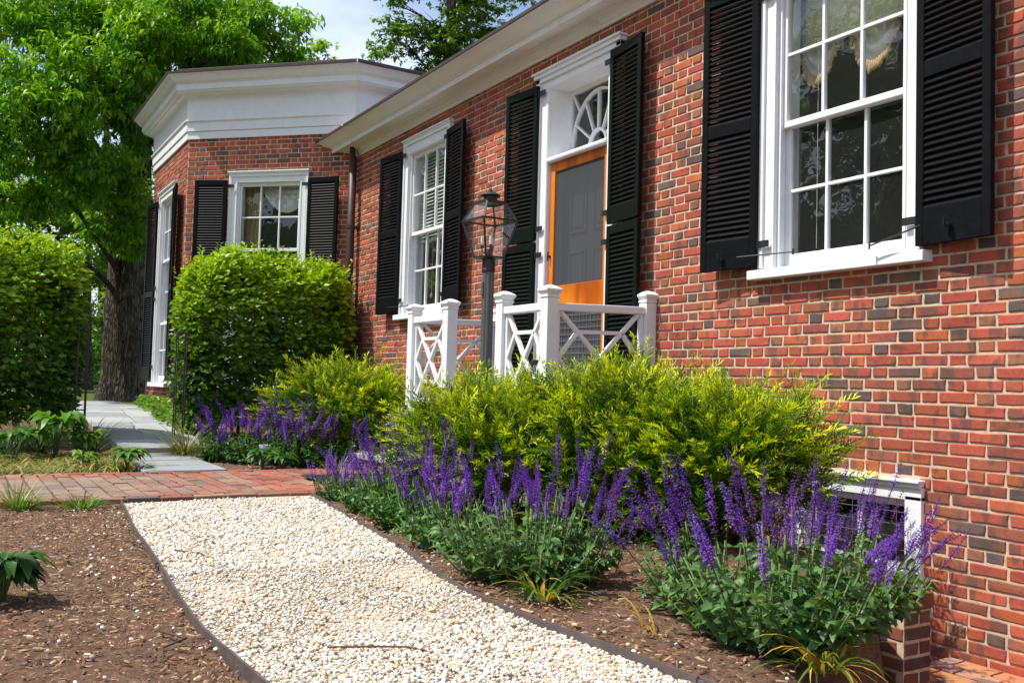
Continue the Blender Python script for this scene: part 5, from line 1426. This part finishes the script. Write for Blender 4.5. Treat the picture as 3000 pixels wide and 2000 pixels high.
# ------------------------------------------------------------------ grasses
def clump(name, label, c, n, seed, L, col, spread=.06, w=.012, arch=.75, upk=1.0, group=None, g=None, dry=None):
    rg = np.random.default_rng(seed); g = float(gz(c[0])) - .01 if g is None else g
    a = rg.uniform(0, 2 * math.pi, n); r = spread * np.sqrt(rg.random(n))
    pos = np.stack([c[0] + r * np.cos(a), c[1] + r * np.sin(a), np.full(n, g)], -1)
    el = rg.uniform(.5, 1.35, n) * upk
    fwd = np.stack([np.cos(a) * np.cos(el), np.sin(a) * np.cos(el), np.sin(el)], -1)
    col_ = vary(rg, col, n, .22, .08)
    if dry is not None:
        k = rg.random(n) < .3; col_[k] = vary(rg, dry, k.sum(), .2, .08)
    tv, tf = blade(6, w / L, arch)
    parts = [scatter(tv, tf, pos, frames(fwd, np.stack([-np.cos(a) * .2, -np.sin(a) * .2, np.ones(n)], -1) + rg.normal(0, .15, (n, 3))), L * rg.uniform(.55, 1.15, n), col_)]
    V, F, C = join(parts)
    return tag(add(name, np_mesh(name, V, F, M['leaf'], C)), label, 'grass', group)
G1, DRY = (.055, .115, .028), (.34, .28, .10)
def cl(px, py, Z, lab, n, seed, L, col=G1, **k):
    p = at(px, py, Z); return clump('grass_clump', lab, (p[0], p[1]), n, seed, L, col, **k)
cl(110, 1290, 9.2, 'arching dark green grass clump in front of the left hedge', 190, 81, .62, (.045, .085, .040), group='arching grass clumps')
cl(20, 1300, 8.9, 'bluish green grass clump at the left picture edge', 150, 82, .50, (.050, .095, .050), group='arching grass clumps')
cl(262, 1285, 9.3, 'dark fine grass clump overhanging the stone walk from the left', 260, 83, .60, (.020, .040, .014), w=.008, group='arching grass clumps')
cl(540, 1325, 9.5, 'arching olive green grass clump at the end of the right hedge', 280, 84, .52, (.085, .125, .030), w=.008, dry=DRY, group='arching grass clumps')
cl(620, 1345, 9.2, 'small green grass clump left of the far salvias', 120, 85, .36, (.075, .14, .03), group='arching grass clumps')
cl(985, 1390, 7.9, 'thin pale weed clump beside the bottom porch step', 70, 86, .28, (.16, .22, .05), w=.006, arch=.5, dry=DRY, group='weeds')
clump('grass_clump', 'tall seeding weed in front of the brick path', (5.74, -4.24), 70, 87, .26, (.15, .23, .045), w=.006, arch=.25, spread=.05, group='weeds')
clump('grass_clump', 'low green weed tuft under the tall seeding weed', (5.78, -4.20), 130, 88, .16, (.12, .21, .03), w=.009, group='weeds')
clump('grass_clump', 'low green weed tuft left of the gravel corner', (5.78, -3.90), 150, 89, .14, (.12, .21, .03), w=.009, spread=.10, group='weeds')
clump('grass_clump', 'low green weed tuft at the left edge before the brick path', (5.72, -4.55), 120, 90, .13, (.12, .21, .03), w=.009, spread=.10, group='weeds')
clump('grass_clump', 'yellowing strappy leaves under the right salvia', (10.10, -2.36), 80, 91, .26, (.13, .20, .03), w=.012, arch=1.0, dry=(.50, .30, .05), group='strappy bulb leaves')
clump('grass_clump', 'green and yellow strappy leaves under the near salvia', (8.98, -2.62), 60, 92, .24, (.10, .19, .03), w=.010, arch=1.0, dry=(.50, .30, .05), group='strappy bulb leaves')
clump('grass_clump', 'two withered orange strap leaves arching over the mulch', (9.62, -2.58), 5, 93, .24, (.42, .22, .04), w=.008, arch=1.2, group='strappy bulb leaves')
# dry matted grass behind the brick path
rg = np.random.default_rng(95); n = 7500
hx, hy = rg.uniform(2.2, 3.8, 60), rg.uniform(-5.2, -3.35, 60); hk = rg.integers(0, 60, n); x = np.clip(hx[hk] + rg.normal(0, .13, n), 2.1, 3.86); y = hy[hk] + rg.normal(0, .15, n); a = rg.uniform(0, 6.28, n)
tv, tf = blade(4, .045, .9); col_ = np.where((rg.random(n) < .55)[:, None], vary(rg, (.36, .30, .11), n, .25), vary(rg, (.15, .22, .04), n, .25))
V, F, C = scatter(tv, tf, np.stack([x, y, gz(x) + rg.uniform(-.01, .03, n)], -1), frames(np.stack([np.cos(a), np.sin(a), rg.uniform(.05, 1.1, n)], -1), np.tile(UPV, (n, 1))), rg.uniform(.08, .24, n) * (.7 + .8 * rg.random(60))[hk], col_)
tag(add('dry_grass', np_mesh('dry_grass', V, F, M['leaf'], C)), 'matted yellow and green dry grass behind the brick path', 'grass', kind='stuff')
p = at(245, 1395, 7.9); perennial('broad_leaf_plant', 'small pale weed in the dry grass left of the slabs', (p[0], p[1]), 14, 78, .10, .16, (.13, .24, .035), lobes=2)
p = at(60, 1330, 8.8); perennial('broad_leaf_plant', 'leafy green plant between the two left hellebores', (p[0], p[1]), 18, 79, .13, .30, (.06, .15, .03), lobes=2)
p = at(250, 1320, 8.7); perennial('hellebore', 'pale flowering hellebore beside the dark fine grass clump', (p[0], p[1]), 16, 80, .14, .30, (.12, .24, .03), w=.40, lobes=3, group='hellebores')
# low ground cover by the bay
rg = np.random.default_rng(96); n = 2600
x = rg.uniform(-3.2, .5, n); y = rg.uniform(-2.22, -1.75, n) + np.clip(-x - 1.5, 0, 2) * .05; z = gz(x) + .22 * rg.random(n) ** .7; a = rg.uniform(0, 6.28, n)
V, F, C = leaves_at(rg, np.stack([x, y, z], -1), np.stack([np.cos(a), np.sin(a), rg.uniform(-.2, .7, n)], -1), rg.uniform(.05, .10, n), leaf4(.62, .12, .06), vary(rg, (.13, .27, .02), n, .25))
tag(add('ground_cover', np_mesh('ground_cover', V, F, M['leaf'], C)), 'bright green low ground cover at the foot of the bay', 'ground cover', kind='stuff')

# ------------------------------------------------------------------ trees
def spray(seed, nl, w, droop, template='leaf4'):
    """cluster of leaves fanning from a twig, unit leaf length 1"""
    rg = np.random.default_rng(seed); a = rg.uniform(0, 2 * math.pi, nl); e = rg.uniform(-.9, .35, nl) - droop
    d = np.stack([np.cos(a) * np.cos(e), np.sin(a) * np.cos(e), np.sin(e)], -1); pos = rg.normal(0, .42, (nl, 3)) * [1, 1, .6]
    tv, tf = leaf4(w, .16, .08) if template == 'leaf4' else leaf2(w)
    V, F, C = scatter(tv, tf, pos, frames(d, np.tile(UPV, (nl, 1)) + rg.normal(0, .3, (nl, 3))), rg.uniform(.7, 1.2, nl), np.tile(rg.uniform(.8, 1.2, (nl, 1)), (1, 3)))
    return V, F, C[:, 0]
SP_OAK = [spray(400 + k, 10, .36, .35) for k in range(6)]
SP_FAR = [spray(420 + k, 12, .55, .1, 'leaf2') for k in range(6)]
def tree(name, label, base, clumps, leaf, lib, dens, cols, seed, trunk=None, trunk_r=.35, group=None, limb_r=.05, flat=.62):
    """clumps: list of (centre xyz, (rx, ry, rz)); trunk: list of points"""
    rg = np.random.default_rng(seed); r0 = random.Random(seed)
    root = empty(name, base, label, 'tree', group)
    parts = []
    for (c, r) in clumps:
        c = np.array(c); r = np.array(r); k = int(dens * (r[0] * r[2] + r[0] * r[1] + r[1] * r[2]))
        # sub-clumps give layered boughs
        nb = max(6, int(k / 30)); bu = rand_unit(rg, nb) * (rg.random((nb, 1)) ** .45); bc = c + bu * r
        own = rg.integers(0, nb, k); off = rg.normal(0, 1, (k, 3)) * [.55, .55, .55 * flat] * (r.mean() * .42 + .12)
        pos = bc[own] + off
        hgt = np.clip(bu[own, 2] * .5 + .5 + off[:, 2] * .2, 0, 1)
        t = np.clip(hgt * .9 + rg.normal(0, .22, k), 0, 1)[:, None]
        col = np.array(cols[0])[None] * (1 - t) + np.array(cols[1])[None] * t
        which = rg.integers(0, len(lib), k); ang = rg.uniform(0, 2 * math.pi, k)
        for q in range(len(lib)):
            s = which == q
            if not s.any(): continue
            tv, tf, tc = lib[q]; ca, sa = np.cos(ang[s]), np.sin(ang[s]); z0 = np.zeros_like(ca); o1 = np.ones_like(ca)
            R_ = np.stack([np.stack([ca, -sa, z0], -1), np.stack([sa, ca, z0], -1), np.stack([z0, z0, o1], -1)], 1)
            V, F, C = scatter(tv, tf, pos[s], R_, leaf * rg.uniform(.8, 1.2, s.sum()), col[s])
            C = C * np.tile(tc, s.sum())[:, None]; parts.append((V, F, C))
    V, F, C = join(parts)
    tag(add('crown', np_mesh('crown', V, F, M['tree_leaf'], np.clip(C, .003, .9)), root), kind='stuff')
    if trunk:
        tp = [np.array(p, float) for p in trunk]; n = 20; VV, FF = [], []
        m_ = 26
        for i in range(m_ + 1):
            t = i / m_ * (len(tp) - 1); k = min(int(t), len(tp) - 2); p = tp[k] * (1 - (t - k)) + tp[k + 1] * (t - k)
            rad = trunk_r * (1 - .62 * i / m_) * (1 + .75 * math.exp(-i / m_ * 16))
            for j in range(n):
                th = 2 * math.pi * j / n; q = rad * (1 + .06 * math.sin(th * 5 + i * .5) + .16 * math.exp(-i / m_ * 14) * math.sin(th * 5 + 1) + r0.uniform(-.025, .025)); VV.append((p[0] + math.cos(th) * q, p[1] + math.sin(th) * q, p[2]))
        for i in range(m_):
            for j in range(n): FF.append((i * n + j, i * n + (j + 1) % n, (i + 1) * n + (j + 1) % n, (i + 1) * n + j))
        mb = MB(); mb.poly(VV, FF); mb.build('trunk', M['bark'], root, smooth=True)
        for (c, r) in clumps:
            c = np.array(c); hz = max(tp[0][2] + 1.2, min(tp[-1][2] - .3, c[2] - r0.uniform(.5, 1.6)))
            t = (hz - tp[0][2]) / (tp[-1][2] - tp[0][2]) * (len(tp) - 1); k = min(int(t), len(tp) - 2); s0 = tp[k] * (1 - (t - k)) + tp[k + 1] * (t - k)
            mid = s0 * .45 + c * .55 + np.array([r0.uniform(-.2, .2), r0.uniform(-.2, .2), r0.uniform(.05, .35)])
            mb = MB(); mb.tube([s0, s0 * .75 + mid * .25 + np.array([0, 0, .1]), mid, c], [limb_r, limb_r * .8, limb_r * .55, limb_r * .2], 7)
            for q in range(5):
                e = c + rand_unit(np.random.default_rng(seed * 7 + q + int(abs(c[0]) * 10)), 1)[0] * np.array(r) * .8; mb.tube([mid, mid * .5 + e * .5 + np.array([0, 0, .08]), e], [limb_r * .35, limb_r * .22, limb_r * .07], 5)
            mb.build('limb', M['bark'], root, smooth=True)
    return root
def CL(lst, dy=.8):
    out = []
    for (px, py, Z, rx, ry) in lst: out.append((at(px, py, Z), (rx * Z / FOC, max(rx, ry) * Z / FOC * dy, ry * Z / FOC)))
    return out
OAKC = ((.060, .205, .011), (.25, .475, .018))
tb = at(352, 1182, 19.5)
tree('oak_tree', 'massive grey-barked oak with drooping leaves beside the bay', (tb[0], tb[1], tb[2]), CL([
    (90, 40, 17, 190, 120), (320, 20, 18, 210, 130), (560, 30, 18, 200, 120), (770, 90, 18, 130, 110), (870, 175, 18.5, 75, 55), (100, 240, 16.3, 180, 110), (330, 210, 17, 190, 110),
    (560, 190, 18, 170, 100), (720, 250, 19, 140, 60), (70, 420, 16, 150, 95), (250, 400, 16.6, 140, 100), (400, 350, 18, 90, 90), (170, 545, 16.6, 120, 60), (345, 560, 17.4, 60, 60), (385, 690, 17.8, 70, 60), (300, 655, 18, 60, 45), (400, 600, 17.6, 60, 50), (350, 470, 17, 90, 60), (20, 560, 16.4, 120, 60), (90, 330, 16, 150, 70), (250, 480, 16.5, 110, 60),
    (430, 90, 16.5, 150, 90), (640, 130, 17, 120, 80)]), 0.165, SP_OAK, 150, OAKC, 501,
    trunk=[(tb[0], tb[1], tb[2] - .25), at(356, 900, 19.5), at(372, 600, 19.5), at(400, 300, 19.5), at(420, -200, 19.6)], trunk_r=.365, limb_r=.07)
tb2 = at(415, 1180, 24)
def far_tree(label, px, Z, cl_, cols, seed, leaf=.15, dens=60, tr=.2, top=300):
    b = at(px, 1160, Z); z0 = .15
    tree('woodland_tree', label, (b[0], b[1], z0), CL(cl_), leaf, SP_FAR, dens, cols, seed, trunk=[(b[0], b[1], z0 - .3), at(px + 4, 700, Z), at(px + 14, top, Z)], trunk_r=tr, group='woodland trees behind the garden', limb_r=.05)
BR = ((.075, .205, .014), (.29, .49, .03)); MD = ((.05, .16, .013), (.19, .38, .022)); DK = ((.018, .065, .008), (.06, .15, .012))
far_tree('grey woodland trunk standing just behind the big oak', 405, 24, [(520, 330, 24, 130, 120), (440, 560, 24, 60, 120), (650, 200, 25, 150, 90), (420, 800, 25, 50, 90)], MD, 511, tr=.42, top=0)
far_tree('slim bright green woodland tree above the left hedge', 100, 29, [(60, 720, 29, 130, 90), (-20, 470, 29, 130, 90), (120, 520, 30, 120, 80), (210, 610, 29, 100, 70), (20, 620, 28, 120, 70), (200, 640, 30, 120, 70), (40, 560, 31, 110, 60), (230, 780, 30, 80, 90), (-60, 620, 28, 150, 80), (150, 460, 30, 120, 70)], BR, 512, tr=.17)
far_tree('bright green woodland tree left of the oak trunk', 255, 33, [(250, 700, 33, 90, 80), (285, 760, 31, 60, 110), (40, 640, 32, 120, 70), (160, 830, 33, 110, 90), (290, 900, 34, 60, 120), (270, 540, 33, 80, 60)], BR, 513, tr=.15)
far_tree('dense shaded woodland tree behind the left hedge', 20, 38, [(40, 900, 38, 160, 130), (220, 1000, 40, 130, 120), (-120, 700, 38, 180, 160), (360, 1000, 42, 70, 120), (100, 1080, 40, 250, 60)], MD, 514, tr=.25)
far_tree('dark woodland tree far behind the oak', 300, 48, [(330, 780, 48, 120, 90), (150, 950, 50, 200, 90), (480, 980, 50, 120, 140), (0, 800, 50, 150, 90), (300, 1090, 52, 320, 60)], DK, 515, leaf=.26, dens=18, tr=.3)
far_tree('broad green tree rising over the main roof', 1310, 27, [(1180, 110, 27, 90, 70), (1105, 175, 27, 45, 45), (1290, 60, 27, 110, 80), (1400, 40, 28, 110, 70), (1260, 170, 27, 100, 55), (1180, 10, 27, 80, 60), (1500, -10, 28, 110, 60), (1340, 150, 27.5, 80, 70), (1330, -80, 27, 150, 80), (1420, 120, 28, 90, 60)], ((.045, .125, .012), (.16, .30, .02)), 516, leaf=.13, dens=80, tr=.33, top=-60)
far_tree('pale green tree top showing just left of the bay roof gap', 930, 40, [(930, 175, 40, 70, 50), (985, 190, 40, 30, 25), (870, 210, 40, 90, 40)], BR, 517, leaf=.16, dens=45, tr=.2, top=180)
# trees across the garden that the windows mirror
def side_tree(label, x, y, h, seed, cols=MD):
    r0 = random.Random(seed); cl_ = [((x + r0.uniform(-2.6, 2.6), y + r0.uniform(-2.6, 2.6), h * r0.uniform(.25, .95)), (r0.uniform(1.2, 2.0), r0.uniform(1.2, 2.0), r0.uniform(.9, 1.5))) for _ in range(13)]
    tree('garden_tree', label, (x, y, 0), cl_, 0.38, SP_FAR, 8, cols, seed, trunk=[(x, y, -.3), (x + .1, y, h * .5), (x, y + .1, h * .9)], trunk_r=.28, group='trees across the garden')
side_tree('tree across the garden mirrored in the bay window', 4.5, -17.5, 10, 525, BR)
side_tree('tree far across the garden mirrored in the bay window', 0.5, -20.5, 12, 526, BR)
side_tree('tall tree far across the garden behind the others', -3.0, -23.0, 14, 527, BR)
side_tree('tree at the far left of the garden mirrored in the small window', -20.0, -15.0, 13, 528, DK)
side_tree('tree across the garden mirrored in the large window', -3.5, -15.5, 11, 521, BR)
side_tree('tree across the garden mirrored in the door fanlight', -9.0, -14.0, 11, 522, BR)
side_tree('second tree across the garden mirrored in the large window', -7.5, -21.0, 13, 523, BR)
side_tree('tree across the garden mirrored in the small window', -14.0, -12.0, 12, 524)
